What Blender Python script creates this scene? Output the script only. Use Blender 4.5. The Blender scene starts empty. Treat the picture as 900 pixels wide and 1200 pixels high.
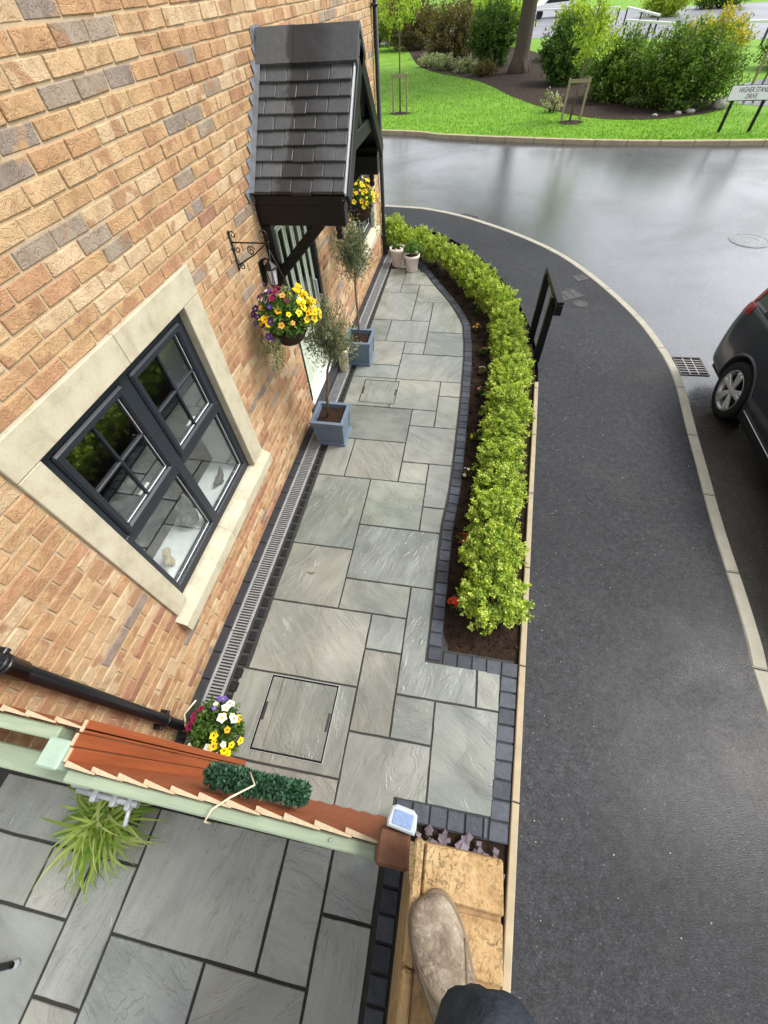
import bpy, bmesh, math, random
import numpy as np
from mathutils import Vector, Matrix

# ------------------------------------------------------------------ camera
scene = bpy.context.scene
R_ = math.radians
cam_d = bpy.data.cameras.new("camera")
cam = bpy.data.objects.new("camera", cam_d)
scene.collection.objects.link(cam)
scene.camera = cam
cam_d.sensor_fit = 'HORIZONTAL'
cam_d.sensor_width = 36.0
cam_d.lens = 18.598
cam_d.clip_start = 0.02
cam_d.clip_end = 2000
cam.location = (1.7776, -0.6574, 3.3618)
cam.rotation_euler = (R_(36.276), R_(2.629), R_(10.381))

# ------------------------------------------------------------------ world / sun / exposure
SUN_EL, SUN_AZ = 55.0, 70.0          # azimuth measured from +Y towards +X
world = bpy.data.worlds.new("World")
scene.world = world
world.use_nodes = True
wn = world.node_tree
wn.nodes.clear()
w_out = wn.nodes.new('ShaderNodeOutputWorld')
w_bg = wn.nodes.new('ShaderNodeBackground')
w_sky = wn.nodes.new('ShaderNodeTexSky')
w_sky.sky_type = 'NISHITA'
w_sky.sun_disc = False
w_sky.sun_elevation = R_(SUN_EL)
w_sky.sun_rotation = R_(SUN_AZ)
w_sky.air_density = 1.0
w_sky.dust_density = 3.0
w_sky.ozone_density = 1.0
w_hsv = wn.nodes.new('ShaderNodeHueSaturation')
w_hsv.inputs['Saturation'].default_value = 0.22     # cloud cover greys the sky
w_bg.inputs['Strength'].default_value = 0.15
wn.links.new(w_sky.outputs[0], w_hsv.inputs['Color'])
wn.links.new(w_hsv.outputs[0], w_bg.inputs['Color'])
wn.links.new(w_bg.outputs[0], w_out.inputs['Surface'])

sun_d = bpy.data.lights.new("sun", 'SUN')
sun_d.energy = 1.25
sun_d.angle = R_(18)
sun_d.color = (1.0, 0.95, 0.87)
sun = bpy.data.objects.new("sun", sun_d)
scene.collection.objects.link(sun)
sd = Vector((math.sin(R_(SUN_AZ)) * math.cos(R_(SUN_EL)), math.cos(R_(SUN_AZ)) * math.cos(R_(SUN_EL)), math.sin(R_(SUN_EL))))
sun.rotation_euler = sd.to_track_quat('Z', 'Y').to_euler()
sun.location = (4, 4, 12)

vs = scene.view_settings
vs.view_transform = 'Standard'
vs.look = 'None'
vs.exposure = 1.12
vs.gamma = 1.0
vs.use_curve_mapping = False

# ------------------------------------------------------------------ helpers
COL = scene.collection
rnd = random.Random(7)


def lin(c):
    c = c / 255.0
    return c / 12.92 if c <= 0.04045 else ((c + 0.055) / 1.055) ** 2.4


def S(r, g, b, k=1.0):
    return (lin(r) * k, lin(g) * k, lin(b) * k, 1.0)


class MB:
    """collects faces and links them as one mesh object"""

    def __init__(self):
        self.v = []
        self.f = []
        self.m = []
        self.s = []

    def add(self, vs, fs, m=0, smooth=False):
        o = len(self.v)
        self.v += [tuple(p) for p in vs]
        for f in fs:
            self.f.append(tuple(i + o for i in f))
            self.m.append(m)
            self.s.append(smooth)
        return self

    def box(self, x0, x1, y0, y1, z0, z1, m=0, M=None):
        p = [(x0, y0, z0), (x1, y0, z0), (x1, y1, z0), (x0, y1, z0), (x0, y0, z1), (x1, y0, z1), (x1, y1, z1), (x0, y1, z1)]
        if M is not None:
            p = [M @ Vector(q) for q in p]
        return self.add(p, [(0, 3, 2, 1), (4, 5, 6, 7), (0, 1, 5, 4), (1, 2, 6, 5), (2, 3, 7, 6), (3, 0, 4, 7)], m)

    def cbox(self, x0, x1, y0, y1, z0, z1, c=0.004, m=0, M=None, j=0.0):
        """box with chamfered edges, corners jittered by j"""
        X, Y, Z = (x0, x1), (y0, y1), (z0, z1)
        c = min(c, (x1 - x0) * .45, (y1 - y0) * .45, (z1 - z0) * .45)
        vs, idx = [], {}
        for i in (0, 1):
            for jj in (0, 1):
                for k in (0, 1):
                    d = [rnd.uniform(-j, j) for _ in range(3)]
                    s = [1 - 2 * i, 1 - 2 * jj, 1 - 2 * k]
                    b = [X[i] + d[0], Y[jj] + d[1], Z[k] + d[2]]
                    for a in range(3):
                        q = [b[t] + (0 if t == a else s[t] * c) for t in range(3)]
                        idx[(i, jj, k, a)] = len(vs)
                        vs.append(q)
        fs = []
        g = lambda i, jj, k, a: idx[(i, jj, k, a)]
        for a in range(3):
            o = [t for t in range(3) if t != a]
            for e in (0, 1):
                ring = []
                for (p, q) in ((0, 0), (1, 0), (1, 1), (0, 1)):
                    ii = [0, 0, 0]
                    ii[a] = e
                    ii[o[0]] = p
                    ii[o[1]] = q
                    ring.append(g(*ii, a))
                fs.append(ring)
        for a in range(3):          # edges along axis a
            o = [t for t in range(3) if t != a]
            for p in (0, 1):
                for q in (0, 1):
                    lo = [0, 0, 0]
                    hi = [0, 0, 0]
                    hi[a] = 1
                    for l in (lo, hi):
                        l[o[0]] = p
                        l[o[1]] = q
                    fs.append([g(*lo, o[0]), g(*hi, o[0]), g(*hi, o[1]), g(*lo, o[1])])
        for i in (0, 1):
            for jj in (0, 1):
                for k in (0, 1):
                    fs.append([g(i, jj, k, 0), g(i, jj, k, 1), g(i, jj, k, 2)])
        cen = Vector(((x0 + x1) / 2, (y0 + y1) / 2, (z0 + z1) / 2))
        out = []
        for f in fs:
            P = [Vector(vs[t]) for t in f]
            n = (P[1] - P[0]).cross(P[2] - P[0])
            mid = sum(P, Vector()) / len(P)
            out.append(f if n.dot(mid - cen) > 0 else f[::-1])
        if M is not None:
            vs = [M @ Vector(q) for q in vs]
        return self.add(vs, out, m)

    def prism(self, poly, z0, z1, c=0.0, m=0, top=True, bottom=False, zf=None):
        """vertical prism over a ccw 2d polygon, optional top chamfer c"""
        n = len(poly)
        area = sum(poly[i][0] * poly[(i + 1) % n][1] - poly[(i + 1) % n][0] * poly[i][1] for i in range(n))
        if area < 0:
            poly = poly[::-1]
        vs = [(p[0], p[1], z0) for p in poly]
        if c > 0:
            ins = inset(poly, c)
            vs += [(p[0], p[1], z1 - c) for p in poly] + [(p[0], p[1], z1) for p in ins]
            lv = 3
        else:
            vs += [(p[0], p[1], z1) for p in poly]
            lv = 2
        fs = []
        for l in range(lv - 1):
            for i in range(n):
                k = (i + 1) % n
                fs.append((l * n + i, l * n + k, (l + 1) * n + k, (l + 1) * n + i))
        if top:
            fs.append(tuple((lv - 1) * n + i for i in range(n)))
        if bottom:
            fs.append(tuple(n - 1 - i for i in range(n)))
        return self.add(vs, fs, m)

    def tube(self, pts, rad, n=8, m=0, caps=True, smooth=True):
        pts = [Vector(p) for p in pts]
        if not hasattr(rad, '__len__'):
            rad = [rad] * len(pts)
        vs = []
        up = None
        for i, p in enumerate(pts):
            t = (pts[min(i + 1, len(pts) - 1)] - pts[max(i - 1, 0)]).normalized()
            if up is None:
                up = t.orthogonal().normalized()
            else:
                up = (up - t * up.dot(t)).normalized()
            b = t.cross(up)
            for k in range(n):
                a = 2 * math.pi * k / n
                vs.append(p + (up * math.cos(a) + b * math.sin(a)) * rad[i])
        fs = []
        for i in range(len(pts) - 1):
            for k in range(n):
                k2 = (k + 1) % n
                fs.append((i * n + k, i * n + k2, (i + 1) * n + k2, (i + 1) * n + k))
        self.add(vs, fs, m, smooth)
        if caps:
            o = len(self.v) - len(vs)
            self.f.append(tuple(o + n - 1 - k for k in range(n)))
            self.f.append(tuple(o + (len(pts) - 1) * n + k for k in range(n)))
            self.m += [m, m]
            self.s += [False, False]
        return self

    def lathe(self, prof, cx, cy, n=24, m=0, smooth=True, cz=0):
        vs = []
        for (r, z) in prof:
            for k in range(n):
                a = 2 * math.pi * k / n
                vs.append((cx + r * math.cos(a), cy + r * math.sin(a), cz + z))
        fs = []
        for i in range(len(prof) - 1):
            for k in range(n):
                k2 = (k + 1) % n
                fs.append((i * n + k, i * n + k2, (i + 1) * n + k2, (i + 1) * n + k))
        return self.add(vs, fs, m, smooth)

    def mesh(self, name, mats):
        me = bpy.data.meshes.new(name)
        me.from_pydata(self.v, [], self.f)
        for mt in (mats if isinstance(mats, (list, tuple)) else [mats]):
            me.materials.append(mt)
        me.polygons.foreach_set('material_index', self.m)
        me.polygons.foreach_set('use_smooth', self.s)
        me.update()
        return me

    def build(self, name, mats, parent=None, loc=None):
        o = bpy.data.objects.new(name, self.mesh(name, mats))
        COL.objects.link(o)
        if parent is not None:
            o.parent = parent
        if loc is not None:
            o.location = loc
        return o


def inset(poly, c):
    n = len(poly)
    out = []
    for i in range(n):
        p0, p1, p2 = Vector(poly[i - 1]), Vector(poly[i]), Vector(poly[(i + 1) % n])
        d1, d2 = (p1 - p0), (p2 - p1)
        if d1.length < 1e-6 or d2.length < 1e-6:
            out.append(tuple(p1))
            continue
        d1.normalize()
        d2.normalize()
        n1, n2 = Vector((-d1.y, d1.x)), Vector((-d2.y, d2.x))
        b = n1 + n2
        if b.length < 1e-6:
            b = n1
        b.normalize()
        out.append(tuple(p1 + b * (c / max(.35, b.dot(n1)))))
    return out


def thing(name, label, cat, loc=(0, 0, 0), group=None, rz=0.0):
    o = bpy.data.objects.new(name, None)
    COL.objects.link(o)
    o.empty_display_size = 0.1
    o.location = loc
    o.rotation_euler = (0, 0, rz)
    o['label'] = label
    o['category'] = cat
    if group:
        o['group'] = group
    return o


def tag(o, label, cat, group=None):
    o['label'] = label
    o['category'] = cat
    if group:
        o['group'] = group
    return o


def part(name, parent):
    o = bpy.data.objects.new(name, None)
    COL.objects.link(o)
    o.empty_display_size = 0.05
    o.parent = parent
    return o


def structure(o):
    o['kind'] = 'structure'
    return o


def stuff(o):
    o['kind'] = 'stuff'
    return o


def copy_of(o, parent=None, loc=None, rot=None, scale=None):
    c = o.copy()
    COL.objects.link(c)
    c.parent = parent
    if loc is not None:
        c.location = loc
    if rot is not None:
        c.rotation_euler = rot
    if scale is not None:
        c.scale = scale
    return c


# ---- leaf clouds ------------------------------------------------------------
def leaf_mesh(name, P, A, N, Ln, Wd, Cc, mat, fold=0.25):
    """P base points, A leaf axis, N leaf normal (n,3); Ln, Wd (n,); Cc (n,3) colours; folded diamond leaves"""
    n = len(P)
    A = A / (np.linalg.norm(A, axis=1, keepdims=True) + 1e-9)
    B = np.cross(A, N)
    B /= (np.linalg.norm(B, axis=1, keepdims=True) + 1e-9)
    N = np.cross(B, A)
    L = Ln[:, None]
    Wv = Wd[:, None]
    v0 = P
    v1 = P + A * L * .45 + B * Wv * .5 + N * Wv * fold
    v2 = P + A * L - N * L * .08
    v3 = P + A * L * .45 - B * Wv * .5 + N * Wv * fold
    V = np.stack([v0, v1, v2, v3], 1).reshape(-1, 3)
    idx = np.arange(n)[:, None] * 4
    F = np.concatenate([idx + np.array([[0, 1, 2]]), idx + np.array([[0, 2, 3]])], 1).reshape(-1)
    me = bpy.data.meshes.new(name)
    me.vertices.add(4 * n)
    me.vertices.foreach_set('co', V.astype(np.float32).ravel())
    me.loops.add(6 * n)
    me.loops.foreach_set('vertex_index', F.astype(np.int32))
    me.polygons.add(2 * n)
    me.polygons.foreach_set('loop_start', np.arange(0, 6 * n, 3, dtype=np.int32))
    me.polygons.foreach_set('loop_total', np.full(2 * n, 3, dtype=np.int32))
    me.update(calc_edges=True)
    ca = me.color_attributes.new('col', 'FLOAT_COLOR', 'POINT')
    C4 = np.concatenate([np.repeat(Cc, 4, axis=0), np.ones((4 * n, 1))], 1)
    ca.data.foreach_set('color', C4.astype(np.float32).ravel())
    me.materials.append(mat)
    return me


def unit(rs, n):
    d = rs.normal(size=(n, 3))
    return d / np.linalg.norm(d, axis=1, keepdims=True)


def crown(name, mat, seed, r=(.25, .25, .25), centre=(0, 0, 0), sprigs=120, per=30, ll=.02, lw=.011, sl=.09, pal=None,
          lump=.25, zmin=-1.0, inner=.55, up=.3, droop=0.0, spread=.8):
    """leaf cloud: sprigs reach from inside the crown to a lumpy outline, leaves stand along each sprig"""
    rs = np.random.RandomState(seed)
    d = unit(rs, sprigs * 2)
    d = d[d[:, 2] > zmin][:sprigs]
    k = len(d)
    lobes = unit(rs, 9)
    lum = 1 + lump * (np.max(d @ lobes.T, axis=1) - .75) * 2 + rs.normal(size=k) * lump * .18
    rad = inner + (1 - inner) * rs.uniform(0, 1, k) ** .5
    tip = d * np.array(r) * (lum * rad)[:, None] + np.array(centre)
    ax = d * np.array([1, 1, 1]) + np.array([0, 0, up - droop]) + rs.normal(size=(k, 3)) * .35
    ax /= np.linalg.norm(ax, axis=1, keepdims=True)
    t = rs.uniform(-1, .12, (k, per))
    P = tip[:, None, :] + ax[:, None, :] * (t * sl)[..., None] + rs.normal(size=(k, per, 3)) * sl * .14
    A = ax[:, None, :] * .55 + rs.normal(size=(k, per, 3)) * spread
    A[..., 2] += up * .4 - droop
    N = rs.normal(size=(k, per, 3)) * .6 + np.array([0, 0, 1.0])
    n = k * per
    sc = rs.uniform(.7, 1.25, n)
    pal = np.array(pal)
    base = pal[rs.randint(0, len(pal), k)]
    Cc = np.repeat(base[:, None, :], per, 1).reshape(n, 3)
    alt = pal[rs.randint(0, len(pal), n)]
    Cc = (Cc * .55 + alt * .45) * rs.uniform(.8, 1.2, (n, 1))
    return leaf_mesh(name, P.reshape(n, 3), A.reshape(n, 3), N.reshape(n, 3), ll * sc, lw * sc, Cc, mat)


def link(name, me, parent=None, loc=None):
    o = bpy.data.objects.new(name, me)
    COL.objects.link(o)
    if parent is not None:
        o.parent = parent
    if loc is not None:
        o.location = loc
    return o


# ------------------------------------------------------------------ materials
class NT:
    def __init__(self, name, rough=.6, spec=.5, metal=0.0, base=None):
        self.mat = bpy.data.materials.new(name)
        self.mat.use_nodes = True
        self.t = self.mat.node_tree
        self.t.nodes.clear()
        self.out = self.t.nodes.new('ShaderNodeOutputMaterial')
        self.b = self.t.nodes.new('ShaderNodeBsdfPrincipled')
        self.t.links.new(self.b.outputs[0], self.out.inputs['Surface'])
        self.set('Roughness', rough)
        self.set('Metallic', metal)
        self.set('Specular IOR Level', spec)
        if base is not None:
            self.set('Base Color', base)
        self._pos = None

    def set(self, name, val):
        s = self.b.inputs[name]
        if hasattr(val, 'links'):
            self.t.links.new(val, s)
        else:
            s.default_value = val

    def n(self, typ, ins=None, **props):
        nd = self.t.nodes.new('ShaderNode' + typ)
        for k, v in props.items():
            setattr(nd, k, v)
        for k, v in (ins or {}).items():
            if hasattr(v, 'links'):
                self.t.links.new(v, nd.inputs[k])
            else:
                nd.inputs[k].default_value = v
        return nd

    @property
    def pos(self):
        if self._pos is None:
            self._pos = self.n('NewGeometry').outputs['Position']
        return self._pos

    def xyz(self, v=None):
        return self.n('SeparateXYZ', {0: v or self.pos}).outputs

    def mapv(self, v=None, scale=(1, 1, 1), rot=(0, 0, 0), loc=(0, 0, 0)):
        return self.n('Mapping', {'Vector': v or self.pos, 'Scale': scale, 'Rotation': rot, 'Location': loc}).outputs[0]

    def noise(self, scale, detail=4, rough=.55, v=None, dist=0.0, out=0):
        return self.n('TexNoise', {'Vector': v or self.pos, 'Scale': scale, 'Detail': detail, 'Roughness': rough, 'Distortion': dist}).outputs[out]

    def ramp(self, fac, stops, interp='LINEAR'):
        nd = self.n('ValToRGB', {0: fac})
        cr = nd.color_ramp
        cr.interpolation = interp
        while len(cr.elements) < len(stops):
            cr.elements.new(.5)
        for e, (p, c) in zip(cr.elements, stops):
            e.position = p
            e.color = c if hasattr(c, '__len__') else (c, c, c, 1)
        return nd.outputs[0]

    def mix(self, fac, a, b, mode='MIX'):
        nd = self.n('Mix', data_type='RGBA', blend_type=mode)
        for s, val in ((nd.inputs[0], fac), (nd.inputs[6], a), (nd.inputs[7], b)):
            if hasattr(val, 'links'):
                self.t.links.new(val, s)
            else:
                s.default_value = val
        return nd.outputs[2]

    def math(self, op, a, b=0.0, clamp=False):
        return self.n('Math', {0: a, 1: b}, operation=op, use_clamp=clamp).outputs[0]

    def bump(self, h, strength=.5, dist=.01, normal=None):
        ins = {'Height': h, 'Strength': strength, 'Distance': dist}
        if normal is not None:
            ins['Normal'] = normal
        nd = self.n('Bump', ins)
        self.t.links.new(nd.outputs[0], self.b.inputs['Normal'])
        return nd.outputs[0]

    def rand(self):
        return self.n('ObjectInfo').outputs['Random']


def simple(name, c, rough=.6, spec=.5, metal=0.0, var=.12, vs=8.0, bump=0.0, bs=60.0, bd=.004):
    m = NT(name, rough, spec, metal)
    if var > 0:
        f = m.noise(vs, 5, .6)
        a = tuple(x * (1 - var) for x in c[:3]) + (1,)
        b = tuple(min(1, x * (1 + var)) for x in c[:3]) + (1,)
        m.set('Base Color', m.ramp(f, [(.25, a), (.75, b)]))
    else:
        m.set('Base Color', c)
    if bump > 0:
        m.bump(m.noise(bs, 5, .6), bump, bd)
    return m.mat


def brick_mat(name, c, seed):
    m = NT(name, .88, .25)
    p = m.mapv(loc=(seed * 3.1, seed * 1.7, seed * 2.3))
    f = m.noise(9, 5, .6, p)
    g = m.noise(70, 3, .6, p)
    a = m.ramp(f, [(.25, tuple(x * q for x, q in zip(c[:3], (.70, .64, .58))) + (1,)), (.52, c), (.78, tuple(min(1, x * 1.22) for x in c[:3]) + (1,))])
    a = m.mix(m.ramp(g, [(.3, .35), (.55, 0.0)]), a, tuple(x * .6 for x in c[:3]) + (1,))
    fl = m.noise(5.5, 2, .5, m.mapv(p, loc=(4, 2, 8)))
    a = m.mix(m.ramp(fl, [(.56, 0.0), (.62, .55)]), a, S(168, 128, 96, .8) if c[0] > .3 else S(196, 156, 112, .8))
    fl = m.noise(5.5, 2, .5, m.mapv(p, loc=(4, 2, 8)))
    a = m.mix(m.ramp(fl, [(.56, 0.0), (.62, .55)]), a, S(168, 128, 96, .8) if c[0] > .3 else S(196, 156, 112, .8))
    m.set('Base Color', a)
    # drag-faced clay: curled creases plus sandy grain
    cr = m.math('ABSOLUTE', m.math('SUBTRACT', m.noise(16, 3, .55, p, 1.6), .5))
    cr = m.ramp(cr, [(0.0, 0.0), (.07, 1.0)])
    h = m.math('ADD', m.math('MULTIPLY', cr, .6), m.math('MULTIPLY', g, .35))
    m.bump(h, .58, .006)
    return m.mat


BRICK_C = [S(200, 168, 129), S(194, 159, 119), S(206, 179, 144), S(191, 152, 114), S(186, 144, 110), S(163, 147, 130), S(149, 135, 123), S(179, 133, 105), S(165, 122, 102)]
BRICK = [brick_mat('clay_brick_%d' % i, tuple(x * .84 for x in c[:3]) + (1,), i) for i, c in enumerate(BRICK_C)]
MORTAR = simple('mortar', S(196, 174, 142, .8), .92, .2, var=.15, vs=30, bump=.4, bs=180, bd=.003)
def stone():
    m = NT('cream_stone', .82, .3)
    c = m.ramp(m.noise(6, 6, .7), [(.3, S(178, 170, 146, .78)), (.5, S(202, 194, 168, .78)), (.72, S(212, 206, 184, .78))])
    st = m.noise(1.0, 4, .6, m.mapv(scale=(9, 9, .8)))
    c = m.mix(m.ramp(st, [(.56, 0.0), (.76, .4)]), c, S(158, 150, 126, .78))
    pit = m.noise(120, 3, .6)
    c = m.mix(m.ramp(pit, [(.30, .4), (.40, 0.0)]), c, S(140, 132, 110, .78))
    m.set('Base Color', c)
    m.bump(pit, .3, .003)
    return m.mat


STONE = stone()
BLUE_BRICK = simple('blue_engineering_brick', S(50, 51, 56), .55, .3, var=.2, vs=14, bump=.3, bs=80)
FRAME = simple('anthracite_frame', S(35, 40, 47), .4, .4, var=.05, vs=5)
GASKET = simple('white_gasket', S(225, 228, 228), .5, var=0)
BLACK = simple('black_paint', S(16, 17, 19), .36, .35, var=.15, vs=20, bump=.08, bs=50)
BLACK_PVC = simple('black_plastic_pipe', S(24, 24, 27), .28, .5, var=.1, vs=9)
IRON = simple('black_iron', S(28, 27, 28), .5, .5, var=.2, vs=40)
WHITE = simple('white_paint', S(235, 236, 234), .5, var=.03, vs=3)
ROOMWALL = simple('room_plaster', S(112, 114, 113), .8, var=.04, vs=2)
ROOMDARK = simple('room_furniture', S(40, 44, 47), .7, var=.1, vs=4)
SAGE = simple('sage_door_paint', S(196, 206, 186), .45, .4, var=.05, vs=6)
LEAD = simple('lead_flashing', S(126, 132, 140), .42, .5, metal=.35, var=.22, vs=12, bump=.3, bs=25, bd=.006)
SOIL = simple('damp_soil', S(50, 39, 32), .9, .12, var=.45, vs=18, bump=1.0, bs=45, bd=.03)
POTSOIL = simple('potting_soil', S(52, 38, 30), .95, .2, var=.5, vs=60, bump=1.0, bs=90, bd=.02)
PLANTER = simple('blue_grey_planter', S(98, 113, 130), .5, .4, var=.1, vs=9, bump=.1, bs=40)
POTWHITE = simple('whitewashed_pot', S(222, 210, 204), .7, .3, var=.1, vs=12, bump=.2, bs=60)
POTGREY = simple('grey_plastic_pot', S(84, 84, 86), .6, var=.1)
POTBEIGE = simple('beige_clay_pot', S(196, 184, 158), .7, var=.1)
WICKER = simple('brown_basket', S(58, 44, 36), .85, .2, var=.4, vs=60, bump=.8, bs=70, bd=.01)
BARK = simple('bark', S(88, 78, 68), .9, .2, var=.3, vs=14, bump=.8, bs=30, bd=.03)
TWIG = simple('pale_stem', S(112, 98, 84), .85, .2, var=.25, vs=40, bump=.5, bs=80)
STAKE = simple('stake_timber', S(150, 138, 112), .85, .2, var=.2, vs=20, bump=.3)
SETT_DARK = simple('black_sett', S(30, 31, 34), .5, .25, var=.3, vs=18, bump=.4, bs=60)
GRATE = simple('dull_galvanised_grating', S(140, 143, 144), .45, .4, metal=.1, var=.2, vs=14)
GALV = simple('galvanised_steel', S(168, 172, 174), .42, .5, metal=.15, var=.12, vs=30)
DARKHOLE = simple('dark_void', S(14, 14, 15), .8, .2, var=0)
DARKMETAL = simple('dark_cast_iron', S(62, 58, 58), .45, .5, metal=.3, var=.25, vs=30, bump=.3)
KERB = simple('concrete_kerb', S(172, 168, 152, .8), .75, .3, var=.14, vs=6, bump=.4, bs=110)
FARKERB = simple('buff_concrete_kerb', S(186, 170, 142, .75), .75, .3, var=.2, vs=5, bump=.4, bs=90)
EDGING = simple('pale_edging_stone', S(192, 176, 146, .68), .75, .3, var=.16, vs=9, bump=.35, bs=90)
CHIP = simple('plum_slate', S(94, 84, 92), .5, .4, var=.3, vs=40, bump=.3)
ROCK = simple('pale_boulder', S(158, 154, 148), .85, .2, var=.3, vs=6, bump=.8, bs=12, bd=.05)
ROPE = simple('cream_rope', S(214, 200, 172), .9, .2, var=.15, vs=120)
SOLARFR = simple('grey_plastic', S(168, 176, 182), .4, .5, var=.05)
SOLARPV = simple('solar_cell', S(120, 140, 176), .15, .6, var=.2, vs=120)
RUBBER = simple('tyre_rubber', S(24, 24, 25), .75, .3, var=.2, vs=30, bump=.2)
ALLOY = simple('alloy_wheel', S(200, 202, 206), .28, .5, metal=.45, var=.03)
CARPAINT = NT('charcoal_car_paint', .32, .5, 0.25, S(30, 34, 42))
CARPAINT.set('Coat Weight', .8)
CARPAINT.set('Coat Roughness', .08)
CARPAINT = CARPAINT.mat
CARTRIM = simple('black_car_trim', S(26, 27, 29), .55, .4, var=.08)
CARGLASS = simple('dark_car_glass', S(10, 12, 15), .06, .6, var=0)
REDLAMP = simple('red_lamp_lens', S(150, 14, 26), .15, .6, var=.15, vs=14)
def suede():
    m = NT('dusty_suede', .93, .12)
    a = m.ramp(m.noise(16, 6, .7, None, .6), [(.30, S(112, 99, 86, .75)), (.5, S(150, 137, 120, .75)), (.72, S(184, 172, 154, .75))])
    a = m.mix(m.ramp(m.noise(55, 4, .7), [(.52, 0.0), (.72, .55)]), a, S(206, 194, 174, .8))
    a = m.mix(m.ramp(m.noise(30, 3, .6, m.mapv(loc=(3, 1, 2))), [(.60, 0.0), (.72, .5)]), a, S(104, 84, 66, .8))
    m.set('Base Color', a)
    cr = m.math('ABSOLUTE', m.math('SUBTRACT', m.noise(22, 3, .5, m.mapv(scale=(.6, 1.5, 1)), 1.4), .5))
    h = m.math('ADD', m.ramp(cr, [(0.0, 0.0), (.06, 1.0)]), m.math('MULTIPLY', m.noise(260, 3), .5))
    m.bump(h, .45, .003)
    return m.mat


SUEDE = suede()
SOLE = simple('boot_sole', S(120, 104, 86), .85, .2, var=.2, vs=40)
TROUSER = simple('navy_cotton', S(46, 51, 60), .9, .2, var=.22, vs=22, bump=.9, bs=26, bd=.012)
SKIN = simple('skin', S(196, 150, 126), .6, .3, var=.05)
SIGNWHITE = simple('white_sign_face', S(238, 242, 240), .35, .5, var=.02)
TEXTBLACK = simple('black_lettering', S(40, 40, 42), .6, var=0)


def leaf_mat(name, trans=.35, rough=.5):
    m = NT(name, rough, .35)
    c = m.n('Attribute', attribute_name='col').outputs['Color']
    m.set('Base Color', c)
    tr = m.n('BsdfTranslucent', {'Color': m.mix(1.0, c, (1.25, 1.3, .6, 1), 'MULTIPLY')})
    mx = m.n('MixShader', {0: trans, 1: m.b.outputs[0], 2: tr.outputs[0]})
    m.t.links.new(mx.outputs[0], m.out.inputs['Surface'])
    return m.mat


LEAF = leaf_mat('leaf')
PETAL = leaf_mat('petal', .25, .6)


def glass_mat(name, tint=(.9, .94, .94, 1)):
    m = NT(name)
    t = m.t
    t.nodes.remove(m.b)
    fr = m.n('Fresnel', {'IOR': 1.52})
    f2 = m.math('ADD', m.math('MULTIPLY', fr.outputs[0], .26), .006, True)
    tr = m.n('BsdfTransparent', {'Color': tint})
    gl = m.n('BsdfGlossy', {'Color': (1, 1, 1, 1), 'Roughness': 0.0})
    mx = m.n('MixShader', {0: f2, 1: tr.outputs[0], 2: gl.outputs[0]})
    t.links.new(mx.outputs[0], m.out.inputs['Surface'])
    return m.mat


GLASS = glass_mat('window_glass', (.93, .96, .96, 1))


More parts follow.
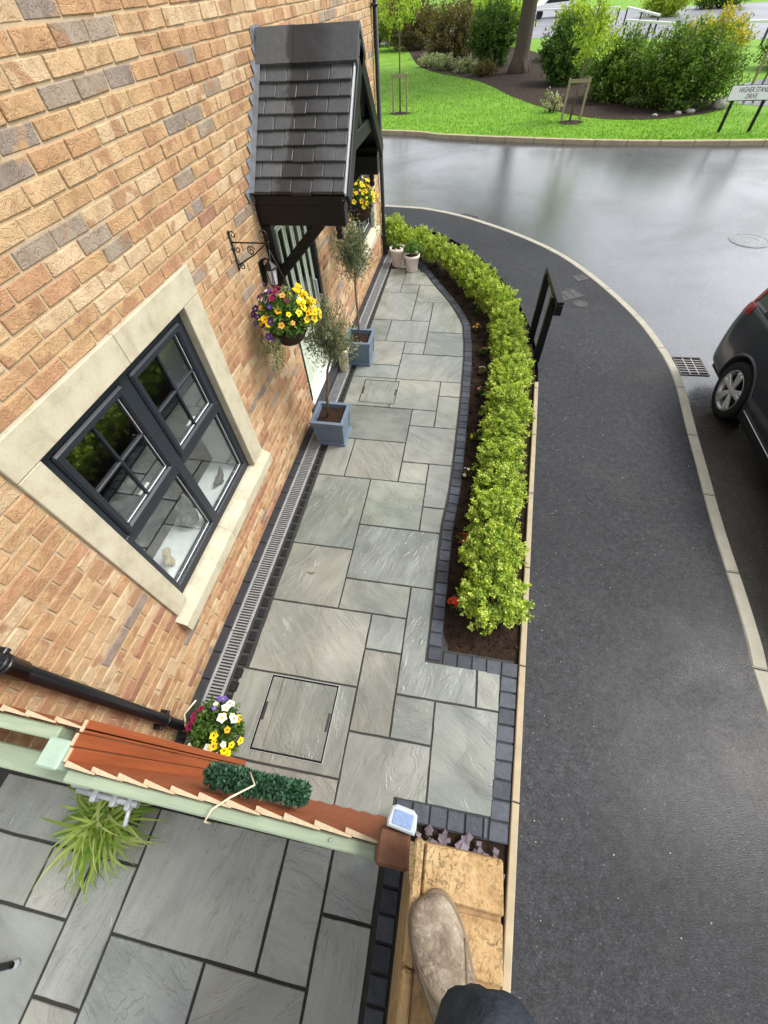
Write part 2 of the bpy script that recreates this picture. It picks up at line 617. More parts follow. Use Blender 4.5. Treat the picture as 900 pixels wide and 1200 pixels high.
def slab_mat(name, stain=None, gain=(1, 1, 1, 1)):
    m = NT(name, .4, .5)
    rnd_ = m.rand()
    ang = m.math('MULTIPLY', m.math('FLOOR', m.math('MULTIPLY', rnd_, 37.0)), 1.5708)
    ang = m.math('ADD', ang, m.math('MULTIPLY', rnd_, .9))
    vr = m.n('VectorRotate', {'Vector': m.pos, 'Angle': ang}, rotation_type='Z_AXIS').outputs[0]
    off = m.n('CombineXYZ', {0: m.math('MULTIPLY', rnd_, 91.0), 1: m.math('MULTIPLY', rnd_, 37.0), 2: 0.0}).outputs[0]
    p = m.n('VectorMath', {0: vr, 1: off}, operation='ADD').outputs[0]
    ps = m.mapv(p, (1.0, 3.6, 1.0))
    base = m.ramp(rnd_, [(0.0, S(130, 131, 122)), (.2, S(156, 154, 143)), (.4, S(134, 136, 128)), (.5, S(144, 145, 138)), (.58, S(148, 145, 134)), (.8, S(156, 153, 142)), (1.0, S(136, 133, 122))])
    base = m.mix(1.0, base, gain, 'MULTIPLY')
    big = m.noise(2.2, 5, .6, ps, .6)
    c = m.mix(1.0, base, m.ramp(big, [(.25, .76), (.5, 1.0), (.78, 1.16)]), 'MULTIPLY')
    tint = m.noise(1.3, 3, .5, p)
    c = m.mix(m.ramp(tint, [(.55, 0.0), (.80, .2)]), c, S(148, 136, 114))
    # riven beds: terraces of a stretched noise give the stepped contour lines
    t1 = m.math('MULTIPLY', m.noise(1.9, 3, .5, ps, .9), 11.0)
    fr = m.math('FRACT', t1)
    step = m.math('ADD', m.math('FLOOR', t1), m.n('MapRange', {0: fr, 1: .80, 2: 1.0, 3: 0.0, 4: 1.0}, interpolation_type='SMOOTHSTEP').outputs[0])
    edge = m.ramp(fr, [(.78, 0.0), (.9, 1.0), (.99, 0.0)])
    patch = m.ramp(m.noise(1.7, 2, .5, m.mapv(p, loc=(5, 9, 2))), [(.42, 0.0), (.60, 1.0)])
    c = m.mix(m.math('MULTIPLY', m.math('MULTIPLY', edge, patch), .24), c, S(88, 86, 78))
    fine = m.noise(95, 4, .65, p)
    c = m.mix(m.ramp(fine, [(.3, .22), (.5, 0.0)]), c, S(90, 88, 80))
    spots = m.noise(26, 2, .5, p)
    c = m.mix(m.ramp(spots, [(.70, 0.0), (.76, .5)]), c, S(96, 86, 70))
    wet = m.noise(1.1, 4, .55, m.mapv(loc=(3.3, 8.1, 0)))
    wetm = m.ramp(wet, [(.40, 0.0), (.56, 1.0)])
    c = m.mix(1.0, c, m.mix(wetm, (1.0, 1.0, 1.0, 1), (.74, .76, .77, 1)), 'MULTIPLY')
    if stain:
        v = m.mapv(loc=(-stain[0], -stain[1], 0))
        v = m.n('VectorRotate', {'Vector': v, 'Angle': R_(stain[2])}, rotation_type='Z_AXIS').outputs[0]
        x = m.xyz(v)
        q = m.math('ADD', m.math('POWER', m.math('ABSOLUTE', m.math('MULTIPLY', x[0], 1 / .15)), 2.0), m.math('POWER', m.math('ABSOLUTE', m.math('MULTIPLY', x[1], 1 / .035)), 2.0))
        q = m.math('ADD', q, m.math('MULTIPLY', m.noise(18, 5, .7), 1.4))
        c = m.mix(m.ramp(q, [(.75, .85), (1.5, 0.0)]), c, S(84, 74, 54))
    m.set('Base Color', c)
    rg = m.math('ADD', m.math('MULTIPLY', wetm, -.24), m.math('ADD', .40, m.math('MULTIPLY', fine, .16)))
    m.set('Roughness', rg)
    m.set('Coat Weight', m.math('MULTIPLY', wetm, .6))
    m.set('Coat Roughness', .16)
    m.set('Coat IOR', 1.4)
    b1 = m.bump(m.math('MULTIPLY', step, m.math('ADD', m.math('MULTIPLY', patch, .8), .2)), .6, .005)
    h2 = m.math('ADD', m.math('MULTIPLY', m.noise(7, 6, .62, ps, .8), 1.0), m.math('MULTIPLY', fine, .22))
    m.bump(h2, .34, .006, b1)
    return m.mat


SLAB = slab_mat('riven_sandstone', None, (.83, .875, .895, 1))
SLAB_BRIGHTENED = slab_mat('brightened_sandstone', None, (1.20, 1.26, 1.32, 1))  # same stone lightened and blued: shaded patio's brightness and sky sheen in its colour
SLAB_GREEN = slab_mat('green_grey_sandstone', None, (.74, .82, .80, 1))
JOINT = simple('grey_joint_mortar', S(60, 60, 58), .85, .15, var=.2, vs=30, bump=.3, bs=120)


def sett_mat():
    m = NT('charcoal_sett', .45, .28)
    r = m.rand()
    f = m.noise(22, 5, .6)
    c = m.mix(r, S(50, 54, 62), S(72, 77, 86))
    c = m.mix(1.0, c, m.ramp(f, [(.3, .7), (.7, 1.2)]), 'MULTIPLY')
    m.set('Base Color', c)
    m.set('Roughness', m.math('ADD', .3, m.math('MULTIPLY', m.noise(6, 3), .35)))
    m.bump(m.noise(60, 5, .6), .5, .005)
    return m.mat


SETT = sett_mat()


def asphalt(name, c, wet, spec=.5, *, rough=(.22, .6), scale=1.0, patch_scale=.45, spread=(.40, .62), loc=(0, 0, 0), film=0.0, grain=.25):
    m = NT(name, .5, spec)
    agg = m.n('TexVoronoi', {'Vector': m.pos, 'Scale': 130.0 * scale}).outputs['Distance']
    col = m.n('TexVoronoi', {'Vector': m.pos, 'Scale': 130.0 * scale}).outputs['Color']
    g = m.n('SeparateColor', {0: col}).outputs[0]
    fleck = m.ramp(g, [(.0, .6), (.6, 1.0), (.95, 1.3), (.985, 1.4), (.992, 2.0), (1.0, 2.6)])
    base = m.mix(1.0, c, fleck, 'MULTIPLY')
    big = m.noise(.55, 6, .62, m.mapv(loc=loc), .3)
    base = m.mix(1.0, base, m.ramp(big, [(.25, .72), (.5, 1.0), (.75, 1.32)]), 'MULTIPLY')
    mott = m.noise(17, 5, .75)
    base = m.mix(1.0, base, m.ramp(mott, [(.28, 1 - grain), (.5, 1.0), (.72, 1 + grain)]), 'MULTIPLY')
    dust = m.noise(1.9, 6, .7, m.mapv(loc=(7, 3, 1)), .5)
    base = m.mix(m.ramp(dust, [(.56, 0.0), (.76, .22)]), base, S(96, 92, 86))
    w = m.noise(patch_scale, 5, .6, m.mapv(loc=loc), .4)
    wm = m.ramp(w, [(spread[0], 0.0), (spread[1], 1.0)])
    base = m.mix(m.math('MULTIPLY', wm, wet), base, m.mix(1.0, base, (.55, .57, .6, 1), 'MULTIPLY'))
    m.set('Base Color', base)
    lo, hi = rough
    m.set('Roughness', m.math('ADD', hi, m.math('MULTIPLY', wm, lo - hi)))
    h = m.math('ADD', m.math('MULTIPLY', agg, -1.0), m.math('MULTIPLY', m.noise(300 * scale, 2), .4))
    nb_ = m.bump(h, .5, .003)
    if film > 0:                      # standing film of rain water over the stones
        m.set('Coat Weight', m.math('MULTIPLY', m.math('ADD', m.math('ADD', .45, m.math('MULTIPLY', wm, .55)), m.math('MULTIPLY', m.math('SUBTRACT', m.noise(30, 4, .75), .5), 1.5)), film, True))
        m.set('Coat IOR', 1.75)
        m.set('Coat Roughness', m.math('ADD', m.math('ADD', .24, m.math('MULTIPLY', wm, -.16)), m.math('MULTIPLY', m.math('SUBTRACT', mott, .5), .35), True))
        bn = m.n('Bump', {'Height': h, 'Strength': .16, 'Distance': .003})
        m.t.links.new(bn.outputs[0], m.b.inputs['Coat Normal'])
    return m.mat


PAVE = asphalt('footway_asphalt', S(51, 52, 55), .5, .14, rough=(.50, .64), patch_scale=.8, film=.05, grain=.42)
ROADM = asphalt('wet_road_asphalt', S(66, 68, 70), .5, .3, rough=(.12, .36), patch_scale=.20, spread=(.30, .58), loc=(4, 2, 0), film=1.0, grain=.45)
BAYM = asphalt('parking_asphalt', S(66, 62, 54), .6, .3, rough=(.2, .5), patch_scale=.6)
FARM = asphalt('car_park_asphalt', S(116, 118, 124), .3, .4, rough=(.3, .5), patch_scale=.1)


def grass_mat():
    m = NT('lawn_grass', .75, .3)
    f = m.noise(1.2, 6, .65)
    g = m.noise(24, 4, .6)
    c = m.ramp(f, [(.3, S(92, 136, 28)), (.5, S(110, 156, 32)), (.72, S(132, 170, 48))])
    c = m.mix(1.0, c, m.ramp(g, [(.3, .62), (.7, 1.15)]), 'MULTIPLY')
    m.set('Base Color', c)
    m.bump(g, 1.0, .05)
    return m.mat


GRASS = grass_mat()
MULCH = simple('bark_mulch', S(58, 47, 41), .95, .2, var=.85, vs=9, bump=1.0, bs=16, bd=.06)


def timber(name, c, c2, grain=(30, 30, 3), rough=.65):
    m = NT(name, rough, .35)
    p = m.mapv(scale=grain)
    f = m.noise(1.0, 5, .65, p, .5)
    q = m.noise(3.0, 4, .6)
    col = m.mix(f, c, c2)
    col = m.mix(m.ramp(q, [(.5, 0.0), (.75, .5)]), col, tuple(x * .6 for x in c[:3]) + (1,))
    m.set('Base Color', col)
    m.bump(f, .35, .004)
    return m.mat


STAIN = timber('orange_stained_timber', S(182, 100, 56), S(112, 58, 34), (46, 46, 2.2))
STAIN_OLD = timber('weathered_brown_post', S(116, 74, 48), S(62, 42, 30), (40, 40, 8))
GREEN_T = timber('green_treated_timber', S(166, 178, 154), S(116, 134, 112), (4, 60, 60), .8)
GREEN_P = timber('pale_treated_post', S(170, 188, 172), S(132, 156, 140), (22, 22, 22), .8)
ENDGRAIN = timber('cut_end_grain', S(204, 190, 160), S(150, 132, 104), (90, 90, 20), .9)
OLDBRICK = None


def oldbrick():
    m = NT('lichen_spotted_buff_brick', .85, .25)
    f = m.noise(14, 5, .65)
    c = m.ramp(f, [(.28, S(122, 94, 64)), (.5, S(170, 140, 98)), (.75, S(190, 166, 126))])
    sp = m.noise(95, 3, .6, None, .8)
    msk = m.ramp(m.noise(9, 4, .65, m.mapv(loc=(2, 5, 1))), [(.40, 0.0), (.66, 1.0)])
    spot = m.math('MULTIPLY', m.ramp(sp, [(.50, 0.0), (.58, 1.0)]), msk)
    c = m.mix(m.math('MULTIPLY', spot, .85), c, S(74, 62, 46))
    c = m.mix(m.ramp(m.noise(40, 4, .7), [(.5, 0.0), (.75, .5)]), c, S(150, 122, 82))
    moss = m.ramp(m.noise(10, 4, .7, m.mapv(loc=(9, 1, 3))), [(.58, 0.0), (.72, .6)])
    c = m.mix(moss, c, S(112, 96, 58))
    m.set('Base Color', c)
    m.bump(m.math('ADD', f, m.noise(90, 4, .6)), .5, .008)
    return m.mat


OLDBRICK = oldbrick()


def tile_mat():
    m = NT('slate_grey_roof_tile', .5, .5)
    r = m.rand()
    c = m.mix(r, S(70, 74, 78), S(88, 91, 94))
    f = m.noise(30, 4, .6)
    c = m.mix(1.0, c, m.ramp(f, [(.3, .85), (.7, 1.12)]), 'MULTIPLY')
    # rain-soaked band with a ragged outline: dark wet tiles beyond a drier strip beside the house wall
    x = m.xyz()[0]
    d = m.math('ADD', x, m.math('MULTIPLY', m.noise(2.2, 4, .6), -.5))
    wet = m.ramp(d, [(.0, 0.0), (.03, 1.0)])
    dry2 = m.ramp(m.math('ADD', x, m.math('MULTIPLY', m.noise(5.0, 3, .6), -.35)), [(.24, 1.0), (.46, .35)])
    wet = m.math('MULTIPLY', wet, dry2)
    c = m.mix(wet, c, m.mix(1.0, c, (.42, .42, .44, 1), 'MULTIPLY'))
    m.set('Base Color', c)
    m.set('Roughness', m.math('ADD', .55, m.math('MULTIPLY', wet, -.2)))
    m.bump(f, .25, .004)
    return m.mat


TILE = tile_mat()

# ------------------------------------------------------------------ curve helpers
def catmull(pts, k=12):
    pts = [np.array(p, float) for p in pts]
    P = [2 * pts[0] - pts[1]] + pts + [2 * pts[-1] - pts[-2]]
    out = []
    for i in range(1, len(P) - 2):
        for t in np.linspace(0, 1, k, endpoint=False):
            a, b, c, d = P[i - 1], P[i], P[i + 1], P[i + 2]
            out.append(.5 * ((2 * b) + (-a + c) * t + (2 * a - 5 * b + 4 * c - d) * t * t + (-a + 3 * b - 3 * c + d) * t ** 3))
    out.append(pts[-1])
    return np.array(out)


class Path:
    def __init__(self, pts, smooth=True):
        self.p = catmull(pts) if smooth else np.array(pts, float)
        self.s = np.r_[0, np.cumsum(np.linalg.norm(np.diff(self.p, axis=0), axis=1))]
        self.L = self.s[-1]

    def at(self, s, off=0.0):
        s = min(max(s, 0), self.L)
        x = np.interp(s, self.s, self.p[:, 0])
        y = np.interp(s, self.s, self.p[:, 1])
        e = .02
        s0, s1 = max(0, s - e), min(self.L, s + e)
        d = np.array([np.interp(s1, self.s, self.p[:, 0]) - np.interp(s0, self.s, self.p[:, 0]), np.interp(s1, self.s, self.p[:, 1]) - np.interp(s0, self.s, self.p[:, 1])])
        d /= np.linalg.norm(d)
        n = np.array([-d[1], d[0]])          # left normal
        return (x + n[0] * off, y + n[1] * off)

    def poly(self, s0, s1, o0, o1, k=6):
        ss = np.linspace(s0, s1, k)
        return [self.at(s, o0) for s in ss] + [self.at(s, o1) for s in ss[::-1]]


def flat(name, poly, z, mat, kind=True, parent=None):
    mb = MB()
    n = len(poly)
    area = sum(poly[i][0] * poly[(i + 1) % n][1] - poly[(i + 1) % n][0] * poly[i][1] for i in range(n))
    if area < 0:
        poly = poly[::-1]
    mb.add([(p[0], p[1], z) for p in poly], [tuple(range(n))])
    o = mb.build(name, mat, parent)
    if kind:
        structure(o)
    return o


# ------------------------------------------------------------------ ground, road, footway, lawn
KERB_PTS = [(-16, 11.9), (-6, 11.4), (-.45, 10.88), (.99, 10.52), (2.26, 9.63), (3.34, 8.5), (3.98, 7.35), (4.46, 6.07), (4.66, 5.04), (4.69, 4.36), (4.62, 3.52), (4.57, 2.83), (4.51, 2.03), (4.48, 1.23), (4.45, .75), (4.42, 0), (4.40, -6)]
EDGE_PTS = [(2.15, -6), (2.56 - .069 * 3, -3), (2.56, 0), (2.56 + .069 * 2, 2), (2.56 + .069 * 3.6, 3.6), (2.86, 4.6), (2.80, 5.5), (2.50, 6.75), (1.95, 8.0), (1.2, 9.0), (.4, 9.55), (-1, 9.95), (-6, 10.3), (-16, 10.6)]
FAR_PTS = [(-40, 21.5), (-12, 19.6), (-1.95, 18.35), (.34, 17.6), (3.12, 16.95), (6.1, 16.45), (9.75, 16.3), (16, 16.5), (26, 17.4), (45, 20)]
kerb_path = Path(KERB_PTS)
edge_path = Path(EDGE_PTS)
far_path = Path(FAR_PTS)

flat('ground', [(-700, -300), (900, -300), (900, 1200), (-700, 1200)], -.16, GRASS)
flat('road', [(-40, -8), (45, -8), (45, 22), (-40, 22)], -.10, ROADM)
flat('parking_bay', [(4.40, -8), (4.44, .75), (4.52, 2.6), (4.62, 4.05), (7.6, 4.15), (7.6, -8)], -.094, BAYM)
# footway between the kerb and the garden edging
ring = [tuple(kerb_path.at(s, -.11)) for s in np.linspace(0, kerb_path.L, 90)]
ring2 = [tuple(edge_path.at(s, 0)) for s in np.linspace(0, edge_path.L, 70)]
flat('footway', ring + ring2, -.004, PAVE)
lawn_edge = [tuple(far_path.at(s, .12)) for s in np.linspace(0, far_path.L, 60)]
flat('lawn', lawn_edge + [(120, 22), (160, 80), (-160, 80), (-120, 24)], .0, GRASS)
flat('car_park', [(-60, 47), (-6, 46), (6, 45), (12, 41), (19, 37.5), (26, 36), (90, 40), (90, 62), (20, 66), (-60, 70)], .006, FARM)
flat('side_path', [(10.4, 21.2), (12.2, 20.3), (30, 21), (60, 26), (60, 30), (26, 26.8), (13.2, 26.3), (11.2, 24.6)], .006, FARM)
bed_pts = [(-14, 54), (-6, 46), (-2.4, 33.2), (1.0, 28.0), (2.6, 23.9), (4.1, 20.95), (5.5, 19.5), (7.2, 19.2), (9.0, 19.9), (9.9, 20.9), (9.4, 22.8), (8.0, 25), (6.5, 29), (5, 34), (3, 40), (-2, 44), (-6, 52)]
flat('mulch_bed', [tuple(p) for p in catmull(bed_pts, 6)], .012, MULCH)
# small dug circles round the two staked saplings
for (cx, cy, rr) in ((-1.72, 21.1, .42), (4.55, 19.0, .42)):
    flat('mulch_circle', [(cx + rr * math.cos(a) * rnd.uniform(.85, 1.1), cy + rr * .8 * math.sin(a) * rnd.uniform(.85, 1.1)) for a in np.linspace(0, 2 * math.pi, 22)[:-1]], .010, MULCH)

# lawn blades where they can be seen
rs = np.random.RandomState(3)
ngr = 42000
gx = rs.uniform(-7, 13, ngr)
gy = 16.6 + rs.uniform(0, 1, ngr) ** 1.6 * 15
fk = np.interp(gx, [p[0] for p in lawn_edge], [p[1] for p in lawn_edge])
bx = np.array([p[0] for p in catmull(bed_pts[2:10], 6)])
by = np.array([p[1] for p in catmull(bed_pts[2:10], 6)])
lim = np.interp(gx, bx, by, left=34, right=24)
ok = (gy > fk + .05) & (gy < lim - .05) & ~((gx > 10.3) & (gy > 20.0)) & (((gx + 1.72) ** 2 + (gy - 21.1) ** 2) > .14) & (((gx - 4.55) ** 2 + (gy - 19.0) ** 2) > .14)
gx, gy = gx[ok], gy[ok]
k = len(gx)
pal = np.array([S(98, 148, 30)[:3], S(110, 160, 36)[:3], S(126, 172, 48)[:3], S(104, 154, 34)[:3]])
A = rs.normal(size=(k, 3)) * .45 + np.array([0, 0, 1])
patchy = .8 + .35 * np.sin(gx * 1.7 + np.sin(gy * 1.1) * 2) * np.sin(gy * 1.3 + gx * .4)
me = leaf_mesh('grass', np.c_[gx, gy, np.zeros(k)], A, rs.normal(size=(k, 3)), rs.uniform(.03, .07, k) * (.8 + .3 * patchy), rs.uniform(.014, .03, k), pal[rs.randint(0, 4, k)] * rs.uniform(.8, 1.15, (k, 1)), LEAF)
o = stuff(link('grass', me))
tag(o, 'short bright green lawn grass across the road', 'grass')

# kerbs: stone after stone
def kerb_run(name, path, o0, o1, z0, z1, L, mat, c=.012, s0=0.0, s1=None, k=5, gap=.009):
    base = MB()
    s1 = s1 or path.L
    root = None
    s = s0
    parts = []
    while s < s1 - .05:
        e = min(s + L, s1)
        mb = MB()
        mb.prism(path.poly(s + gap / 2, e - gap / 2, o0, o1, k), z0, z1 + rnd.uniform(-.002, .002), c)
        parts.append(mb)
        s = e
    nb = max(6, int((s1 - s0) / .3))
    base.prism(path.poly(s0, s1, o0 * .92 + o1 * .08, o1 * .92 + o0 * .08, nb), z0, z1 - .012, 0)
    root = base.build(name, JOINT)
    structure(root)
    for mb in parts:
        mb.build('kerb_stone', mat, root)
    return root


kerb_run('kerb', kerb_path, 0.0, -.115, -.16, .004, .915, KERB)
kerb_run('far_kerb', far_path, 0.0, .13, -.16, .015, .915, FARKERB, s0=18, s1=min(far_path.L, 62), gap=.016)
kerb_run('garden_edging', edge_path, 0.0, .05, -.16, .012, .915, EDGING, c=.006, s1=10.2)

# garden ground (plot) under hedge bed and paths
inner_curve_uv = [(4.67, .9), (4.67, 1.08), (4.69, 3.0), (4.72, 5.3), (4.86, 7.15), (4.93, 11.4), (4.93, 13.0), (4.90, 15.2), (4.77, 17.1), (4.62, 18.1), (3.85, 20.1), (2.89, 22.0), (1.82, 24.2), (1.0, 25.6)]
MOD, TH, OX, OY = .310, R_(.559), .3503, 0.0


def uv(u, v):
    return (OX + u * MOD * math.cos(TH) - v * MOD * math.sin(TH), OY + u * MOD * math.sin(TH) + v * MOD * math.cos(TH))


inner_w = [uv(*p) for p in inner_curve_uv]
inner_path = Path(inner_w)
_iv = catmull(inner_curve_uv)


def cu(v):
    return float(np.interp(v, _iv[:, 1], _iv[:, 0]))


plot = [tuple(edge_path.at(s, .04)) for s in np.linspace(0, edge_path.L, 70)]
flat('garden_soil', plot + [(-16, -6)], -.03, SOIL)
path_poly = [(0.0, -.80), (1.81, -.80), (1.81, -.757), (2.46, -.757), (2.50, .42), (1.97, .42)] + [tuple(inner_path.at(s, -.115)) for s in np.linspace(.3, inner_path.L, 50)] + [(.3, 8.05), (0.0, 8.05)]
garden_path = flat('garden_path', path_poly, -.009, JOINT)


def rough_poly(pts, n=5, j=.0022, seed=0):
    r = random.Random(seed)
    out = []
    m = len(pts)
    for i in range(m):
        a, b = pts[i], pts[(i + 1) % m]
        L = math.hypot(b[0] - a[0], b[1] - a[1])
        k = max(1, min(n, int(L / .07)))
        for t in range(k):
            f = t / k
            jj = 0 if t == 0 else j
            out.append((a[0] + (b[0] - a[0]) * f + r.uniform(-jj, jj), a[1] + (b[1] - a[1]) * f + r.uniform(-jj, jj)))
    return out


slab_count = 0


def slab(pts, parent, gap=.0065, z=0.0, mat=None, top=.030):
    global slab_count
    slab_count += 1
    n = len(pts)
    ar = sum(pts[i][0] * pts[(i + 1) % n][1] - pts[(i + 1) % n][0] * pts[i][1] for i in range(n))
    if ar < 0:
        pts = pts[::-1]
    poly = rough_poly(inset(pts, gap), 6, .0022, slab_count)
    mb = MB()
    mb.prism(poly, z - top, z + rnd.uniform(-.0015, .0015), .0035)
    return mb.build('paving_slab', mat or SLAB, parent)


def rect(u0, u1, v0, v1):
    return [uv(u0, v0), uv(u1, v0), uv(u1, v1), uv(u0, v1)]


def cut(u0, v0, v1):
    """slab whose right side follows the sett curve"""
    vs_ = np.linspace(v0, v1, max(3, int((v1 - v0) * 4)))
    return [uv(u0, v0)] + [uv(max(u0 + .05, cu(v) - .03), v) for v in vs_] + [uv(u0, v1)]


STAINED = slab_mat('stained_riven_sandstone', (.62, .93, 5), (.83, .87, .885, 1))
for a in [(0, 3, 0, 2), (2, 4, 2, 3), (3, 4, 1, 2), (3, 4, -1, 1), (4, 5, -1, 0), (0, 2, 4, 7), (0, 1, 7, 9), (1, 3, 7, 9), (3, 4, 7, 8),
          (0, 3, 9, 11), (3, 4, 10, 11), (0, 2, 11, 13), (2, 4, 11, 13), (0, 2, 13, 14), (0, 2, 14, 16), (2, 3, 15, 16), (0, 1, 16, 18), (1, 3, 16, 18), (2, 3, 18, 20), (0, 2, 18, 21), (1, 2, 21, 22), (0, 1, 21, 23),
          (0, 1, 23, 24), (-.15, 3, -2, 0), (.35, 3, -3, -2)]:
    slab(rect(*a), garden_path)
slab(rect(0, 2, 2, 4), garden_path, mat=STAINED)
slab(rect(2, 4, 5, 7), garden_path, mat=SLAB_GREEN)
for a in [(2, 3, 5), (4, 5, 6), (4, 6, 8), (3, 8, 10), (4, 10, 12), (4, 12, 13), (2, 13, 15), (3, 15, 17), (3, 17, 20), (2, 20, 22), (1, 22, 23.6)]:
    slab(cut(*a), garden_path)
slab([uv(4, 0), uv(6, 0), uv(6, .93), uv(4.66, .93), uv(4.68, 3), uv(4, 3)], garden_path)
slab([uv(6, 0), uv(6.57, 0), uv(6.6, .93), uv(6, .93)], garden_path)
slab([uv(5, -2.12), uv(6.44, -2.12), uv(6.57, 0), uv(5, 0)], garden_path)
slab([uv(3, -3), uv(4.3, -3), uv(4.3, -2.12), uv(5, -2.12), uv(5, -1), uv(3, -1)], garden_path)
slab([uv(1, 23.6), uv(1.95, 23.6), uv(1.2, 25.0), uv(.2, 25.0), uv(.2, 24.1), uv(1, 24.1)], garden_path)


def sett(poly, parent, z=.002, gap=.0035, mat=None):
    mb = MB()
    n = len(poly)
    ar = sum(poly[i][0] * poly[(i + 1) % n][1] - poly[(i + 1) % n][0] * poly[i][1] for i in range(n))
    if ar < 0:
        poly = poly[::-1]
    pp = [(p[0] + rnd.uniform(-.0018, .0018), p[1] + rnd.uniform(-.0018, .0018)) for p in inset(poly, gap)]
    mb.prism(pp, z - .03, z + rnd.uniform(-.002, .002), .006)
    return mb.build('sett', mat or SETT, parent)


# curved border of setts beside the hedge bed
s = .04
while s < inner_path.L - .1:
    sett(inner_path.poly(s, s + .118, -.004, -.118, 2), garden_path)
    s += .118
# border across the front of the bed, then down beside the edging
xL = lambda y: 2.51 + .069 * y
for i in range(4):
    x0 = 1.925 + i * .118
    sett([(x0, .292 - i * .002), (x0 + .118, .290 - i * .002), (x0 + .118, .405), (x0, .405)], garden_path)
y = .405
for i in range(10):
    y1 = y - .1165
    sett([(xL(y) - .135, y), (xL(y) - .006, y), (xL(y1) - .006, y1), (xL(y1) - .135, y1)], garden_path)
    y = y1
for i in range(5):
    x0 = 1.70 + i * .118
    if x0 + .118 < xL(-.7) - .10:
        sett([(x0, -.755), (x0 + .118, -.755), (x0 + .118, -.637), (x0, -.637)], garden_path)
sett([(2.29, -.755), (2.318, -.755), (2.324, -.637), (2.29, -.637)], garden_path)
# dark setts beside the channel drain
y = -.52
while y < 7.7:
    x1 = uv(-.02, y / MOD)[0]
    sett([(.250, y), (x1 - .004, y), (x1 - .004, y + .098), (.250, y + .098)], garden_path, gap=.009, mat=SETT_DARK)
    y += .105
# slate chippings in the corner by the wall
mb = MB()
for i in range(70):
    px, py = rnd.uniform(1.86, 2.43), rnd.uniform(-.95, -.765)
    r = rnd.uniform(.014, .030)
    M = Matrix.Translation((px, py, .012 + rnd.uniform(0, .014))) @ Matrix.Rotation(rnd.uniform(0, 6), 4, 'Z') @ Matrix.Rotation(rnd.uniform(-.5, .5), 4, 'X')
    mb.cbox(-r, r, -r * .75, r * .75, -r * .3, r * .3, r * .12, M=M, j=r * .22)
o = stuff(mb.build('slate_chippings', CHIP))
tag(o, 'loose plum slate chippings at the end of the garden wall', 'chippings')

# rear patio behind the gate
patio = flat('patio', [(-5, -4), (1.81, -4), (1.81, -.80), (-5, -.80)], -.010, JOINT)


def ru(a, b):
    return uv(a - .82, b - .18)


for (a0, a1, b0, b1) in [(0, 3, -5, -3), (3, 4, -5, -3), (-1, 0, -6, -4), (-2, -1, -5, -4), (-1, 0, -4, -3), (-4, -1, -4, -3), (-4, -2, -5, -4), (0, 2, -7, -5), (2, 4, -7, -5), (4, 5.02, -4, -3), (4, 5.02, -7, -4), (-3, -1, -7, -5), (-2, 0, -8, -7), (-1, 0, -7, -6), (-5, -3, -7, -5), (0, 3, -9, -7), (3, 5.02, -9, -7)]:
    slab([ru(a0, b0), ru(a1, b0), ru(a1, b1), ru(a0, b1)], patio, gap=.0085, mat=SLAB_BRIGHTENED)
for i in range(22):
    x0 = -.97 + i * .122
    if x0 + .12 < 1.70:
        sett([(x0, -.962), (x0 + .122, -.961), (x0 + .122, -.845), (x0, -.845)], patio, gap=.007)
for i in range(22):
    y0 = -.97 - i * .122
    sett([(1.685, y0 - .122), (1.803, y0 - .122), (1.803, y0), (1.685, y0)], patio, gap=.007)

# soil crumbs in the hedge bed
rs = np.random.RandomState(11)
mb = MB()
for i in range(1500):
    y = rs.uniform(.45, 8.2)
    v = y / MOD
    xi = uv(cu(v), v)[0] + .13 if y < 7.6 else 1.0
    if y < 4.6:
        xo = 2.50 + .069 * y
    else:
        xo = float(np.interp(y, [4.6, 5.5, 6.75, 8.0, 9], [2.8, 2.72, 2.42, 1.85, 1.1]))
    if xo < xi:
        continue
    x = rs.uniform(xi, xo)
    r = rs.uniform(.004, .016)
    M = Matrix.Translation((x, y, -.026 + r * .3)) @ Matrix.Rotation(rs.uniform(0, 6), 4, 'Z') @ Matrix.Rotation(rs.uniform(-1, 1), 4, 'X')
    mb.box(-r, r, -r * .8, r * .8, -r * .6, r * .6, M=M)
o = stuff(mb.build('soil_crumbs', SOIL))
GRIT = simple('pale_grit', S(170, 166, 158), .8, .2, var=.3, vs=50)
mb_g = MB()
for i in range(150):
    y = rs.uniform(-2.2, 7.5)
    x = 2.62 + .069 * max(y, 0) + rs.uniform(0, 1) ** 1.7 * 1.75 if y < 4.4 else rs.uniform(2.9, 3.9)
    r = rs.uniform(.0015, .004)
    M = Matrix.Translation((x, y, -.003 + r * .5)) @ Matrix.Rotation(rs.uniform(0, 6), 4, 'Z') @ Matrix.Rotation(rs.uniform(-1, 1), 4, 'X')
    mb_g.box(-r, r, -r * .8, r * .8, -r * .6, r * .6, M=M)
og = stuff(mb_g.build('grit', GRIT))
tag(og, 'loose pale grit scattered over the dark footway', 'grit')
tag(o, 'dark crumbly soil in the curved hedge bed', 'soil')

# ------------------------------------------------------------------ house
HY0, HY1, HZ = -.80, 8.06, 5.0
house = thing('house', 'buff brick house with cream stone window surround and tiled door canopy', 'house', (0, 0, 0))
wall = part('wall', house)
WIN_DY = 5.78
OPEN = [(.115, 1.795, .532, 2.332), (.115 + WIN_DY, 1.795 + WIN_DY, .532, 2.332), (3.20, 4.27, -.1, 2.107)]
CZ0, CPY = .0073, 1.4526

# camera projection, used only to find which bricks show largest in the photograph
_Mw = Matrix.LocRotScale(cam.location, cam.rotation_euler, None).inverted()


def project(p):
    q = _Mw @ Vector(p)
    if q.z > -.05:
        return None
    f = 18.598 / 36 * 900
    return (450 + f * q.x / -q.z, 600 - f * q.y / -q.z)


